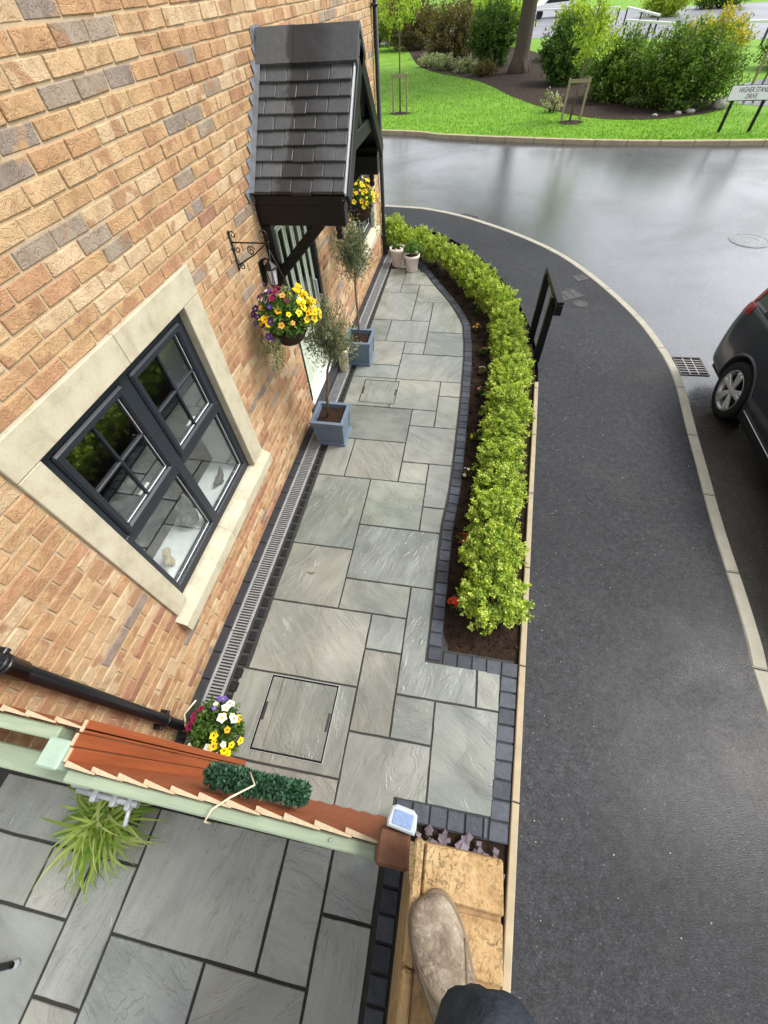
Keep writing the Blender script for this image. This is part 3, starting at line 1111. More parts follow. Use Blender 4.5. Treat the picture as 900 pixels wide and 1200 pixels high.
def pieces(y0, y1, z0, z1):
    segs = [(y0, y1)]
    for (a, b, c, d) in OPEN:
        if z1 > c + .01 and z0 < d - .01:
            out = []
            for (p, q) in segs:
                if q <= a or p >= b:
                    out.append((p, q))
                else:
                    if p < a - .03:
                        out.append((p, a - .004))
                    if q > b + .03:
                        out.append((b + .004, q))
            segs = out
    return segs


bricks = []
hist = 0
for k in range(0, 66):
    zb = CZ0 + .075 * k
    off = .1125 if k % 2 else 0.0
    n0 = int(math.floor((HY0 - CPY - off) / .225))
    n1 = int(math.ceil((HY1 - CPY - off) / .225))
    for n in range(n0, n1):
        y0 = CPY + off + .225 * n
        a, b = max(y0 + .005, HY0), min(y0 + .22, HY1)
        if b - a < .03:
            continue
        for (p, q) in pieces(a, b, zb, zb + .065):
            if q - p < .025:
                continue
            zc = zb + .033
            low = max(0, min(1, (1.75 - zc) / 1.3))
            wts = [4.8, 4.6, 3.2, 2.8 + low, 1.1 + 2 * low, 1.2 - .6 * low, .9 - .3 * low, .25 + 1.3 * low, .10 + .8 * low]
            mi = rnd.choices(range(9), wts)[0]
            if rnd.random() < .28:
                mi = hist
            hist = mi
            P = [project((0, p, zb)), project((0, q, zb)), project((0, q, zb + .065)), project((0, p, zb + .065))]
            area = 0
            if all(P):
                cx = sum(t[0] for t in P) / 4
                cy = sum(t[1] for t in P) / 4
                if -10 < cx < 910 and -10 < cy < 1210:
                    area = abs(sum(P[i][0] * P[(i + 1) % 4][1] - P[(i + 1) % 4][0] * P[i][1] for i in range(4))) / 2
            bricks.append((area, p, q, zb, mi))
bricks.sort(key=lambda t: -t[0])
variants = {}
rest = MB()
for i, (area, p, q, zb, mi) in enumerate(bricks):
    L = q - p
    proud = rnd.uniform(-.0022, .0015)
    if i < 300:
        if abs(L - .215) < .002:
            key = (rnd.randrange(7), mi)
        else:
            key = (round(L, 3), mi)
        if key not in variants:
            mb = MB()
            mb.cbox(-.03, 0, 0, L, 0, .065, .0038, j=.0026)
            variants[key] = mb.mesh('brick', BRICK[mi])
        link('brick', variants[key], wall, (proud, p, zb + .005))
    else:
        rest.cbox(-.03 + proud, proud, p, q, zb + .005, zb + .07, .0038, m=mi, j=.0024)
o = rest.build('brickwork', BRICK, wall)
stuff(o)

# mortar bed with holes at the openings
ycuts = sorted({HY0, HY1} | {v for a in OPEN for v in a[:2]})
zcuts = sorted({-.1, HZ} | {v for a in OPEN for v in a[2:]})
mb = MB()
for i in range(len(ycuts) - 1):
    for j in range(len(zcuts) - 1):
        yc, zc = (ycuts[i] + ycuts[i + 1]) / 2, (zcuts[j] + zcuts[j + 1]) / 2
        if any(a < yc < b and c < zc < d for (a, b, c, d) in OPEN):
            continue
        mb.add([(-.0070, ycuts[i], zcuts[j]), (-.0070, ycuts[i + 1], zcuts[j]), (-.0070, ycuts[i + 1], zcuts[j + 1]), (-.0070, ycuts[i], zcuts[j + 1])], [(0, 1, 2, 3)])
mb.build('mortar', MORTAR, wall)


def brick_tex():
    m = NT('plain_end_brickwork', .88, .25)
    x = m.xyz()
    u = m.math('ADD', x[0], x[1])
    v = m.n('CombineXYZ', {0: u, 1: x[2], 2: 0.0}).outputs[0]
    bt = m.n('TexBrick', {'Vector': v, 'Color1': BRICK_C[0], 'Color2': BRICK_C[4], 'Mortar': S(176, 160, 138), 'Scale': 1.0, 'Mortar Size': .005, 'Brick Width': .225, 'Row Height': .075})
    m.set('Base Color', m.mix(1.0, bt.outputs[0], (.8, .8, .8, 1), 'MULTIPLY'))
    return m.mat


BRICKTEX = brick_tex()
mb = MB()
mb.add([(-7, HY0, -.1), (-.007, HY0, -.1), (-.007, HY0, HZ), (-7, HY0, HZ)], [(0, 1, 2, 3)])
mb.add([(-7, HY1, -.1), (-.007, HY1, -.1), (-.007, HY1, HZ), (-7, HY1, HZ)], [(3, 2, 1, 0)])
mb.add([(-7, HY0, -.1), (-7, HY1, -.1), (-7, HY1, HZ), (-7, HY0, HZ)], [(3, 2, 1, 0)])
mb.add([(-7, HY0, HZ), (-.007, HY0, HZ), (-3.5, HY0, HZ + 2.6)], [(0, 1, 2)])
mb.add([(-7, HY1, HZ), (-.007, HY1, HZ), (-3.5, HY1, HZ + 2.6)], [(2, 1, 0)])
mb.build('end_walls', BRICKTEX, house)
mb = MB()
for sgn in (1, -1):
    e = -3.5 + sgn * 3.85
    mb.add([(e, HY0 - .2, HZ - .15), (e, HY1 + .2, HZ - .15), (-3.5, HY1 + .2, HZ + 2.75), (-3.5, HY0 - .2, HZ + 2.75)], [(0, 1, 2, 3) if sgn > 0 else (3, 2, 1, 0)])
mb.build('roof', TILE, house)


def make_window(dy, room=True):
    w = part('window', house)
    ya, yb, za, zb_ = .255 + dy, 1.600 + dy, .70, 2.16
    oy0, oy1 = .115 + dy, 1.795 + dy
    ym = .98 + dy
    for (a, b) in ((oy0 - .002, ym - .001), (ym + .001, oy1 + .002)):
        MB().cbox(-.14, .020, a, b, zb_ + .001, 2.331, .004).build('lintel', STONE, w)
    MB().cbox(-.14, .018, oy0, ya, .704, zb_ - .002, .004).build('jamb', STONE, w)
    MB().cbox(-.14, .018, yb, oy1, .704, zb_ - .002, .004).build('jamb', STONE, w)
    for (a, b) in ((oy0 - .035, .90 + dy), (.902 + dy, oy1 + .035)):
        mb = MB()
        prof = [(-.14, .534), (.062, .534), (.066, .538), (.066, .632), (.058, .642), (-.02, .690), (-.14, .702)]
        n = len(prof)
        mb.add([(x, a, z) for x, z in prof] + [(x, b, z) for x, z in prof], [tuple(range(n)), tuple(range(2 * n - 1, n - 1, -1))] + [(i, i + n, (i + 1) % n + n, (i + 1) % n) for i in range(n)])
        mb.build('sill', STONE, w)
    fw = .068
    mull0, mull1 = .925 + dy - .046, .925 + dy + .046
    t0, t1 = 1.372, 1.450
    mb = MB()
    mb.cbox(-.115, -.040, ya - .004, ya + fw, za - .004, zb_ + .006, .008)
    mb.cbox(-.115, -.040, yb - fw, yb + .004, za - .004, zb_ + .006, .008)
    mb.cbox(-.114, -.039, ya + .01, yb - .01, za - .002, za + fw + .012, .008)
    mb.cbox(-.114, -.039, ya + .01, yb - .01, zb_ - fw, zb_ + .004, .008)
    mb.cbox(-.113, -.037, mull0, mull1, za + .02, zb_ - .02, .010)
    mb.cbox(-.1125, -.0365, ya + .02, mull0 + .01, t0, t1, .010)
    mb.cbox(-.1122, -.0368, mull1 - .01, yb - .02, t0 + .001, t1 - .001, .010)
    mb.build('frame', FRAME, w)
    glz = []
    for (a, b) in ((ya + fw, mull0), (mull1, yb - fw)):
        # opening sash above
        s0, s1, q0, q1 = a - .006, b + .006, t1 - .006, zb_ - fw + .006
        sash = MB()
        sw = .050
        sash.cbox(-.095, -.018, s0, s0 + sw, q0, q1, .012)
        sash.cbox(-.095, -.018, s1 - sw, s1, q0, q1, .012)
        sash.cbox(-.094, -.019, s0 + .012, s1 - .012, q0, q0 + sw, .012)
        sash.cbox(-.094, -.019, s0 + .012, s1 - .012, q1 - sw, q1, .012)
        sash.build('sash', FRAME, w)
        g0, g1, h0, h1 = s0 + sw, s1 - sw, q0 + sw, q1 - sw
        bar = MB()
        cy, cz = (g0 + g1) / 2, (h0 + h1) / 2 + .01
        bar.cbox(-.062, -.040, cy - .009, cy + .009, h0 - .004, h1 + .004, .004)
        bar.cbox(-.061, -.041, g0 - .004, g1 + .004, cz - .009, cz + .009, .004)
        bar.build('glazing_bar', FRAME, w)
        MB().box(-.056, -.052, g0 - .01, g1 + .01, h0 - .01, h1 + .01).build('pane', GLASS, w)
        gk = MB()
        for (p0, p1, r0, r1) in ((g0, g1, h0, h0 + .005), (g1 - .004, g1, h0 + .005, h1), ):
            gk.box(-.0515, -.0475, p0, p1, r0, r1)
        gk.build('gasket', GASKET, w)
        hd = MB()
        hd.cbox(-.10, -.085, cy - .012, cy + .012, q0 + .012, q0 + .04, .004)
        hd.cbox(-.125, -.10, cy - .010, cy + .10, q0 + .018, q0 + .036, .005)
        hd.build('handle', GASKET, w)
        # fixed light below
        MB().box(-.080, -.076, a - .01, b + .01, za + fw, t0 + .01).build('pane', GLASS, w)
        gk = MB()
        gk.box(-.0755, -.070, a, b, za + fw + .0125, za + fw + .0165)
        gk.box(-.0755, -.070, b - .004, b, za + fw + .0165, t0)
        gk.box(-.0755, -.070, a, a + .004, za + fw + .0165, t0)
        gk.build('gasket', GASKET, w)
    if room:
        rm = MB()
        x0, x1, y0, y1, z0, z1 = -3.6, -.14, -.6 + dy, 2.3 + dy, .02, 2.55
        P = [(x0, y0, z0), (x1, y0, z0), (x1, y1, z0), (x0, y1, z0), (x0, y0, z1), (x1, y0, z1), (x1, y1, z1), (x0, y1, z1)]
        rm.add(P, [(0, 1, 2, 3), (7, 6, 5, 4), (4, 5, 1, 0), (6, 7, 3, 2), (7, 4, 0, 3)])
        rm.build('room', ROOMWALL, w)
        MB().cbox(-.40, -.120, oy0, oy1, .700, .728, .004).build('window_board', WHITE, w)
        for (a, b) in ((oy0 - .02, ya - .002), (yb + .002, oy1 + .02)):
            MB().box(-.40, -.141, a, b, .73, 2.2).build('reveal', WHITE, w)
    return w


make_window(0.0)
make_window(WIN_DY)

# ---- front door
door = part('door', house)
mb = MB()
mb.cbox(-.12, -.006, 3.201, 3.262, -.02, 2.104, .006)
mb.cbox(-.12, -.006, 4.19, 4.269, -.02, 2.104, .006)
mb.cbox(-.119, -.007, 3.25, 4.20, 2.04, 2.103, .006)
mb.build('frame', BLACK, door)
leaf = MB()
npl = 5
for i in range(npl):                 # planked lower half
    a = 3.262 + i * (4.19 - 3.262) / npl
    b = a + (4.19 - 3.262) / npl
    leaf.cbox(-.10, -.052, a + .002, b - .002, .16, 2.04, .006)
leaf.cbox(-.10, -.044, 3.264, 4.188, .16, .28, .006)
leaf.cbox(-.10, -.044, 3.264, 4.188, .86, .98, .006)
leaf.build('door_leaf', SAGE, door)
for i in range(4):
    a = 3.262 + .10 + i * .195
    MB().cbox(-.075, -.046, a + .012, a + .132, 1.03, 1.97, .004).build('pane', CARGLASS, door)
    b = MB()
    b.cbox(-.07, -.036, a, a + .014, 1.01, 1.99, .005)
    b.cbox(-.07, -.036, a + .13, a + .144, 1.01, 1.99, .005)
    b.cbox(-.069, -.037, a + .012, a + .132, 1.01, 1.032, .005)
    b.cbox(-.069, -.037, a + .012, a + .132, 1.968, 1.99, .005)
    b.build('bead', SAGE, door)
mb = MB()
mb.cbox(-.05, -.012, 4.10, 4.135, .98, 1.24, .006)
mb.tube([(-.02, 4.118, 1.06), (.03, 4.118, 1.06), (.035, 4.06, 1.06), (.03, 4.01, 1.06)], .009, 8)
mb.build('handle', GALV, door)
MB().cbox(-.10, .012, 3.205, 4.265, .105, .158, .006).build('threshold', WHITE, door)
MB().cbox(-.06, .098, 3.12, 4.32, -.01, .10, .008).build('step', BLUE_BRICK, door)

# ---- gabled canopy over the door
porch = part('porch', house)
RY, RZ, EZ, HW, DX = 3.70, 3.075, 2.365, .735, .765
sl = math.hypot(HW, RZ - EZ)
for side in (-1, 1):
    d = Vector((0, side * HW / sl, -(RZ - EZ) / sl))
    nrm = Vector((0, side * (RZ - EZ) / sl, HW / sl))
    F = Matrix(((1, d.x, nrm.x, 0), (0, d.y, nrm.y, RY), (0, d.z, nrm.z, RZ), (0, 0, 0, 1)))
    rows = 9
    ex = (sl - .055) / rows
    tw = .166
    for r in range(rows):
        s0 = .055 + r * ex
        x = -(.5 * tw if r % 2 else 0.0) + .012
        while x < DX - .02:
            a, b = max(.012, x), min(DX, x + tw)
            if b - a > .03:
                mb = MB()
                tilt = Matrix.Translation((0, s0 + ex + .008, .046)) @ Matrix.Rotation(.14 + rnd.uniform(-.008, .008), 4, 'X')
                mb.cbox(a + .0022, b - .0022, -.19, rnd.uniform(-.004, .004), -.030, 0.0, .003, M=F @ tilt, j=.0015)
                mb.build('roof_tile', TILE, porch)
            x += tw
    # boarding under the tiles, painted black
    MB().box(.0, DX - .01, .0, sl - .01, -.035, -.006, M=F).build('soffit', BLACK, porch)
    # barge board and pale verge strip on the open gable
    MB().cbox(DX - .005, DX + .028, -.01, sl + .012, -.110, .002, .005, M=F).build('barge_board', BLACK, porch)
    MB().cbox(DX - .001, DX + .012, .02, sl + .012, .004, .038, .003, M=F).build('verge_strip', GALV, porch)
    # lead on the tiles against the wall
    lead = MB()
    lead.box(.001, .050, .02, sl + .02, .050, .055, M=F)
    # stepped lead on the wall
    zt = EZ - .03
    kk = 0
    while zt < RZ + .02:
        z0, z1 = zt, zt + .075
        yl = lambda z: RY + side * (RZ - z) / (RZ - EZ) * HW
        lead.add([(.004, yl(z0) - side * .03, z0), (.004, yl(z1) - side * .03, z1), (.007, yl(z1) + side * .165, z1 + .006), (.010, yl(z0) + side * .045, z0 - .004)], [(0, 1, 2, 3) if side > 0 else (3, 2, 1, 0)])
        zt = z1
    lead.build('flashing', LEAD, porch)
    # frame of black timber
    yb_ = RY + side * (HW - .055)
    MB().cbox(.0, DX - .02, yb_ - .048, yb_ + .048, 2.155, 2.300, .006).build('side_beam', BLACK, porch)
    MB().cbox(.02, DX - .03, RY + side * (HW - .012) - .012, RY + side * (HW - .012) + .012, 2.295, 2.362, .004).build('fascia', BLACK, porch)
    MB().cbox(.0, .085, yb_ - .04, yb_ + .04, 1.66, 2.154, .008).build('wall_post', BLACK, porch)
    v0, v1 = Vector((.045, yb_, 1.74)), Vector((.56, yb_, 2.20))
    mid = (v0 + v1) / 2
    ang = math.atan2(v1.z - v0.z, v1.x - v0.x)
    M = Matrix.Translation(mid) @ Matrix.Rotation(-ang, 4, 'Y')
    L = (v1 - v0).length
    MB().cbox(-L / 2, L / 2, -.036, .036, -.042, .042, .008, M=M).build('brace', BLACK, porch)
    MB().lathe([(0, -.05), (.022, -.045), (.03, -.02), (.02, 0), (.028, .02), (.028, .06), (0, .06)], .67, yb_, 12, cz=2.10).build('finial', BLACK, porch)
MB().cbox(DX - .075, DX - .006, RY - .42, RY + .42, 2.52, 2.62, .006).build('collar_beam', BLACK, porch)
MB().cbox(DX - .065, DX - .015, RY - .04, RY + .04, 2.62, RZ - .06, .006).build('king_post', BLACK, porch)
for (a, b) in ((.015, .305), (.308, DX + .028)):
    mb = MB()
    prof = [(-.162, -.080), (-.024, .088), (.024, .088), (.162, -.080), (.140, -.110), (0, .060), (-.140, -.110)]
    n = len(prof)
    mb.add([(a, RY + y, RZ + z) for y, z in prof] + [(b, RY + y, RZ + z + .002) for y, z in prof], [tuple(range(n - 1, -1, -1)), tuple(range(n, 2 * n))] + [((i + 1) % n, (i + 1) % n + n, i + n, i) for i in range(n)][::1])
    mb.build('ridge_tile', TILE, porch)
mb = MB()
mb.add([(.004, RY - .10, RZ - .08), (.004, RY + .10, RZ - .08), (.004, RY + .05, RZ + .10), (.004, RY - .10, RZ + .10)], [(0, 1, 2, 3)])
mb.build('flashing', LEAD, porch)

# ---- rainwater pipes
for (px, py, lab) in ((.062, -.50, 0), (.055, 7.99, 1)):
    dp = part('downpipe', house)
    mb = MB()
    mb.tube([(px, py, 5.0), (px, py, .16), (px + .01, py, .10), (px + .05, py, .04)], .034, 16)
    mb.build('pipe', BLACK_PVC, dp)
    for zc in (1.68, 3.5):
        mb = MB()
        mb.lathe([(.035, -.05), (.042, -.048), (.043, .05), (.0455, .052), (.0455, .062), (.035, .064)], px, py, 16, cz=zc)
        mb.build('socket', BLACK_PVC, dp)
    for zc in (1.75, .35, 3.1):
        mb = MB()
        mb.cbox(.0, px, py - .062, py + .062, zc - .014, zc + .014, .004)
        mb.lathe([(.034, -.016), (.039, -.016), (.039, .016), (.034, .016)], px, py, 16, cz=zc)
        mb.build('clip', BLACK_PVC, dp)

# ---- dark brick strip and channel drain along the wall foot
y = -.80
while y < 7.95:
    if not (3.0 < y + .1 < 4.35):
        MB().cbox(.006, .076, y + .003, y + .217, -.06, .012 + rnd.uniform(-.002, .002), .004, j=.001).build('edging_brick', BLUE_BRICK, garden_path)
    y += .22
y = -.72
drain = thing('channel_drain', 'long galvanised slotted channel drain along the foot of the house', 'drain', (.17, 3, 0))
inv = Matrix.Translation((-.17, -3, 0))
first = None
while y < 7.6:
    L = 1.0
    mb = MB()
    x0, x1 = .080, .232
    mb.box(x0 + .004, x1 - .004, 0, L, -.055, -.045, 1)
    for (a, b) in ((x0, x0 + .022), (x1 - .022, x1)):
        mb.cbox(a, b, .002, L - .002, -.04, .004, .003)
    n = 40
    for i in range(n):
        yy = (i + .5) * L / n
        mb.box(x0 + .018, x1 - .018, yy - .0055, yy + .0055, -.025, .0025)
    if first is None:
        first = mb.mesh('grating', [GRATE, DARKHOLE])
    link('grating', first, drain, (-.17, y - 3, 0))
    y += L

# ---- recessed inspection covers let into the paving
def cover(label, u0, u1, v0, v1):
    t = thing('inspection_cover', label, 'manhole cover', (*uv((u0 + u1) / 2, (v0 + v1) / 2), 0.004))
    w, h = (u1 - u0) * MOD / 2, (v1 - v0) * MOD / 2
    t.rotation_euler = (0, 0, TH)
    mb = MB()
    for (a, b, c, d) in ((-w, w, -h, -h + .0035), (-w, w, h - .0035, h), (-w, -w + .0035, -h + .0035, h - .0035), (w - .0035, w, -h + .0035, h - .0035)):
        mb.box(a, b, c, d, -.02, .0035)
    mb.build('frame', GALV, t)
    MB().box(-w + .0035, w - .0035, -h + .0035, h - .0035, -.02, -.0015).build('gap', DARKHOLE, t)
    MB().prism([(-w + .098, -h + .016), (w - .016, -h + .016), (w - .016, h - .016), (-w + .098, h - .016)], -.02, .002, .002).build('infill', SLAB, t)
    MB().prism([(-w + .016, -h + .016), (-w + .095, -h + .016), (-w + .095, h - .016), (-w + .016, h - .016)], -.02, .002, .002).build('infill', SLAB, t)
    for sx in (-1, 1):
        mb = MB()
        mb.box(sx * (w - .028) - .010, sx * (w - .028) + .010, -.065, .065, .0022, .0035)
        mb.build('lifting_slot', DARKMETAL, t)
    return t


cover('square inspection cover with sandstone infill beside the pot of pansies', .73, 2.55, -1.78, -.04)
cover('small inspection cover with sandstone infill between the two olive planters', .62, 2.22, 11.2, 12.8)

# ------------------------------------------------------------------ things on the window board inside
mb = MB()
rs = np.random.RandomState(5)


def blob(mb, c, r, n=10, m=0, noise=.08, seed=0, rz=0.0):
    q = np.random.RandomState(seed)
    vs, fs = [], []
    for i in range(n + 1):
        th = math.pi * i / n
        for k in range(2 * n):
            ph = math.pi * k / n
            f = 1 + q.uniform(-noise, noise)
            x, y, z = r[0] * f * math.sin(th) * math.cos(ph), r[1] * f * math.sin(th) * math.sin(ph), r[2] * f * math.cos(th)
            vs.append((c[0] + x * math.cos(rz) - y * math.sin(rz), c[1] + x * math.sin(rz) + y * math.cos(rz), c[2] + z))
    w = 2 * n
    for i in range(n):
        for k in range(w):
            fs.append((i * w + k, (i + 1) * w + k, (i + 1) * w + (k + 1) % w, i * w + (k + 1) % w))
    mb.add(vs, fs, m, True)


ORN = simple('grey_carved_ornament', S(118, 116, 108), .8, .2, var=.75, vs=45, bump=1.0, bs=40, bd=.02)
WOODL = simple('pale_wood_ornament', S(168, 150, 118), .7, .3, var=.2, vs=30)
WOODD = simple('dark_wood_ornament', S(70, 56, 48), .5, .3, var=.2, vs=30)
t = thing('carved_ornament', 'pale grey carved animal ornament on the white window board', 'ornament', (-.235, .88, .728))
t.scale = (1.3, 1.3, 1.25)
mb = MB()
blob(mb, (0, 0, .075), (.052, .065, .078), 9, noise=.07, seed=1)
mb.build('body', ORN, t)
mb = MB()
blob(mb, (.01, .015, .165), (.05, .055, .048), 9, noise=.07, seed=2)
blob(mb, (.045, .02, .155), (.028, .028, .022), 7, noise=.06, seed=3)
mb.build('head', ORN, t)
for s_ in (-1, 1):
    mb = MB()
    blob(mb, (-.005, .015 + s_ * .038, .205), (.015, .016, .03), 6, noise=.05, seed=4)
    mb.build('ear', ORN, t)
t = thing('carved_bird', 'dark curved wooden bird ornament near the right jamb of the window', 'ornament', (-.20, 1.33, .728))
mb = MB()
mb.tube([(0, -.075, .05), (0, -.04, .035), (0, 0, .03), (0, .05, .045), (0, .085, .09), (0, .10, .11)], [.008, .024, .034, .028, .014, .004], 10)
mb.build('body', WOODD, t)
MB().cbox(-.03, .03, -.025, .03, 0, .012, .003).build('base', WOODD, t)
t = thing('wooden_ornament', 'pale wooden cross-shaped block ornament at the left end of the window board', 'ornament', (-.21, .50, .728), rz=.5)
mb = MB()
mb.cbox(-.012, .012, -.028, .028, 0, .17, .004)
mb.build('upright', WOODL, t)
mb = MB()
mb.cbox(-.016, .016, -.075, .075, .085, .125, .004)
mb.build('crosspiece', WOODL, t)
t = thing('sofa', 'dark grey sofa behind the window', 'sofa', (-1.05, .75, .02))
MB().cbox(-.42, -.0, -.9, .7, .05, .42, .04).build('seat', ROOMDARK, t)
MB().cbox(.0, .28, -.9, .7, .05, .80, .06).build('backrest', ROOMDARK, t)
MB().cbox(-.44, .0, .5, .74, .05, .60, .05).build('armrest', ROOMDARK, t)

# ------------------------------------------------------------------ palettes (linear rgb)
def pal(*cs):
    return [S(*c)[:3] for c in cs]


P_BOX = pal((186, 202, 78), (202, 214, 98), (166, 190, 62), (138, 168, 52), (210, 220, 120), (98, 130, 42), (84, 116, 38))
P_OLIVE = pal((112, 120, 92), (136, 142, 116), (88, 100, 74), (158, 162, 138), (96, 104, 80))
P_MID = pal((88, 118, 42), (108, 138, 52), (70, 98, 36), (128, 154, 66), (80, 106, 42))
P_DARK = pal((66, 98, 40), (84, 116, 48), (52, 80, 34), (104, 134, 58))
P_LIME = pal((150, 178, 50), (172, 192, 66), (128, 158, 44), (184, 200, 92))
P_BROWN = pal((112, 100, 66), (96, 92, 54), (128, 112, 76), (88, 98, 50))
P_VAR = pal((182, 188, 150), (140, 150, 104), (200, 204, 176), (110, 124, 80))
P_FERN = pal((70, 104, 44), (98, 134, 56), (54, 84, 36), (120, 152, 72))
P_WREATH = pal((44, 84, 62), (58, 100, 74), (36, 68, 50), (84, 120, 92))
P_SPIDER = pal((138, 166, 64), (162, 184, 88), (108, 140, 50), (180, 194, 120))

# ------------------------------------------------------------------ box hedge, bush by bush
hedge = Path([(2.285, .86), (2.27, 1.24), (2.30, 1.81), (2.34, 2.5), (2.40, 3.37), (2.43, 4.45), (2.30, 5.6), (2.03, 6.27), (1.65, 7.05), (1.16, 7.60), (.64, 8.05), (.16, 8.50), (-.5, 8.85)])
box_meshes = [crown('foliage', LEAF, 40 + i, (.262, .262, .26), (0, 0, .27), 290, 36, .020, .0155, .062, P_BOX, .32, -.75, .40, .25, 0, 1.1) for i in range(5)]
stem_mb = MB()
for i in range(5):
    a = i * 1.26
    stem_mb.tube([(0, 0, -.03), (.03 * math.cos(a), .03 * math.sin(a), .10), (.10 * math.cos(a), .10 * math.sin(a), .26)], [.010, .008, .004], 6)
stem_me = stem_mb.mesh('stem', TWIG)
nb = int(round(hedge.L / .40)) + 1
ORD = ['nearest the camera', 'second', 'third', 'fourth', 'fifth', 'sixth', 'seventh', 'eighth', 'ninth', 'tenth', 'eleventh', 'twelfth', 'thirteenth', 'fourteenth', 'fifteenth', 'sixteenth', 'seventeenth', 'eighteenth', 'nineteenth', 'twentieth', 'twenty-first', 'twenty-second', 'twenty-third', 'twenty-fourth', 'twenty-fifth', 'twenty-sixth', 'twenty-seventh', 'twenty-eighth']
for i in range(nb):
    x, y = hedge.at(i * hedge.L / (nb - 1))
    if i == 0:
        lab = 'full lime green box bush at the near end of the hedge'
    elif i == nb - 1:
        lab = 'lime green box bush at the far end of the hedge behind the house corner'
    else:
        lab = '%s lime green box bush from the near end of the hedge' % ORD[i]
    b = thing('box_bush', lab, 'bush', (x + rnd.uniform(-.015, .015), y, -.03), 'box bushes of the curved hedge', rz=rnd.uniform(0, 6.28))
    k = rnd.uniform(.92, 1.08) * (1.06 if i == 0 else 1.0)
    b.scale = (k, k, k * rnd.uniform(.92, 1.08))
    link('foliage', box_meshes[i % 5], b)
    link('stem', stem_me, b)

# ------------------------------------------------------------------ flowers
def flowers(name, P, N, size, col, parent, centre=(.02, .01, .0), seed=0, petals=5):
    """open five-petalled blooms facing N"""
    r = np.random.RandomState(seed)
    n = len(P)
    Ps, As, Ns, Ls, Ws, Cs = [], [], [], [], [], []
    for i in range(n):
        nn = N[i] / np.linalg.norm(N[i])
        t1 = np.cross(nn, [.3, .5, .8])
        t1 /= np.linalg.norm(t1)
        t2 = np.cross(nn, t1)
        a0 = r.uniform(0, 6.28)
        sz = size * r.uniform(.6, 1.25)
        cc = np.array(col[r.randint(len(col))]) * r.uniform(.85, 1.12)
        for k in range(petals):
            a = a0 + k * 2 * math.pi / petals
            ax = t1 * math.cos(a) + t2 * math.sin(a) + nn * .25
            Ps.append(P[i])
            As.append(ax)
            Ns.append(nn)
            Ls.append(sz * .52)
            Ws.append(sz * .66 * r.uniform(.85, 1.15))
            Cs.append(cc)
        for k in range(3):
            a = a0 + k * 2.1
            Ps.append(P[i] + nn * sz * .10)
            As.append(t1 * math.cos(a) + t2 * math.sin(a))
            Ns.append(nn)
            Ls.append(sz * .16)
            Ws.append(sz * .14)
            Cs.append(np.array(centre))
    me = leaf_mesh(name, np.array(Ps), np.array(As), np.array(Ns), np.array(Ls), np.array(Ws), np.array(Cs), PETAL, .12)
    return stuff(link(name, me, parent))


YEL = pal((246, 214, 10), (250, 226, 30), (236, 190, 8))
PUR = pal((74, 38, 130), (92, 50, 150), (54, 26, 96))
MAR = pal((118, 24, 60), (150, 36, 84), (96, 16, 40))
ORA = pal((240, 150, 50), (246, 180, 80))
WHI = pal((240, 240, 232), (228, 230, 220))
RED = pal((206, 30, 36), (226, 60, 54))
PNK = pal((226, 110, 120), (214, 140, 136))
LIL = pal((120, 96, 190), (140, 116, 206))


def dome(rs, n, c, r, dirs=None, spread=.5, zmin=-.1, f=1.0):
    d = unit(rs, n * 6)
    if dirs is not None:
        q = np.array(dirs, float)
        q /= np.linalg.norm(q)
        d = d[(d @ q) > spread]
    d = d[d[:, 2] > zmin][:n]
    return np.array(c) + d * np.array(r) * f, d


def basket(label, loc, sc, layout, seed, hook):
    t = thing('hanging_basket', label, 'basket', loc)
    rs = np.random.RandomState(seed)
    mb = MB()
    prof = [(0.0, -.145)] + [(.155 * math.sin(a), -.145 * math.cos(a)) for a in np.linspace(.25, math.pi / 2, 8)] + [(.163, .004), (.150, .006), (.145, -.02), (0, -.03)]
    mb.lathe(prof, 0, 0, 24)
    mb.build('bowl', WICKER, t)
    mb = MB()
    for k in range(3):
        a = k * 2.094 + .4
        mb.tube([(.155 * math.cos(a), .155 * math.sin(a), 0), (.07 * math.cos(a), .07 * math.sin(a), hook * .6), (0, 0, hook)], .0028, 6)
    mb.tube([(0, 0, hook), (0, .012, hook + .02), (0, 0, hook + .04)], .004, 6)
    mb.build('chain', IRON, t)
    link('foliage', crown('foliage', LEAF, seed, (.205 * sc, .205 * sc, .18 * sc), (0, 0, .085), 120, 22, .034, .017, .09, P_FERN, .25, -.15, .4, .2), t)
    # trailing ivy
    Pn, An, Nn = [], [], []
    for k in range(13):
        a = rs.uniform(2.9, 4.6) if k < 9 else rs.uniform(0, 6.28)
        p = np.array([.15 * math.cos(a), .15 * math.sin(a), .02])
        for j in range(26):
            p = p + np.array([math.cos(a) * .0035, math.sin(a) * .0035, -.010]) + rs.normal(size=3) * .006
            for _ in range(2):
                Pn.append(p + rs.normal(size=3) * .008)
                An.append(rs.normal(size=3) + np.array([0, 0, -.5]))
                Nn.append(rs.normal(size=3) + np.array([math.cos(a), math.sin(a), .4]))
    n = len(Pn)
    vp = np.array(P_VAR)
    link('ivy', leaf_mesh('ivy', np.array(Pn), np.array(An), np.array(Nn), rs.uniform(.016, .030, n), rs.uniform(.012, .022, n), vp[rs.randint(0, 4, n)], LEAF), t)
    for i, (nm, col, dirs, spread, n, size, cen) in enumerate(layout):
        P, D = dome(rs, n, (0, 0, .075), (.225 * sc, .225 * sc, .20 * sc), dirs, spread, -.02, 1.0)
        P = P + rs.normal(size=P.shape) * .028
        flowers(nm, P, D + np.array([.25, -.1, .35]), size, col, t, cen, seed * 10 + i)
    return t


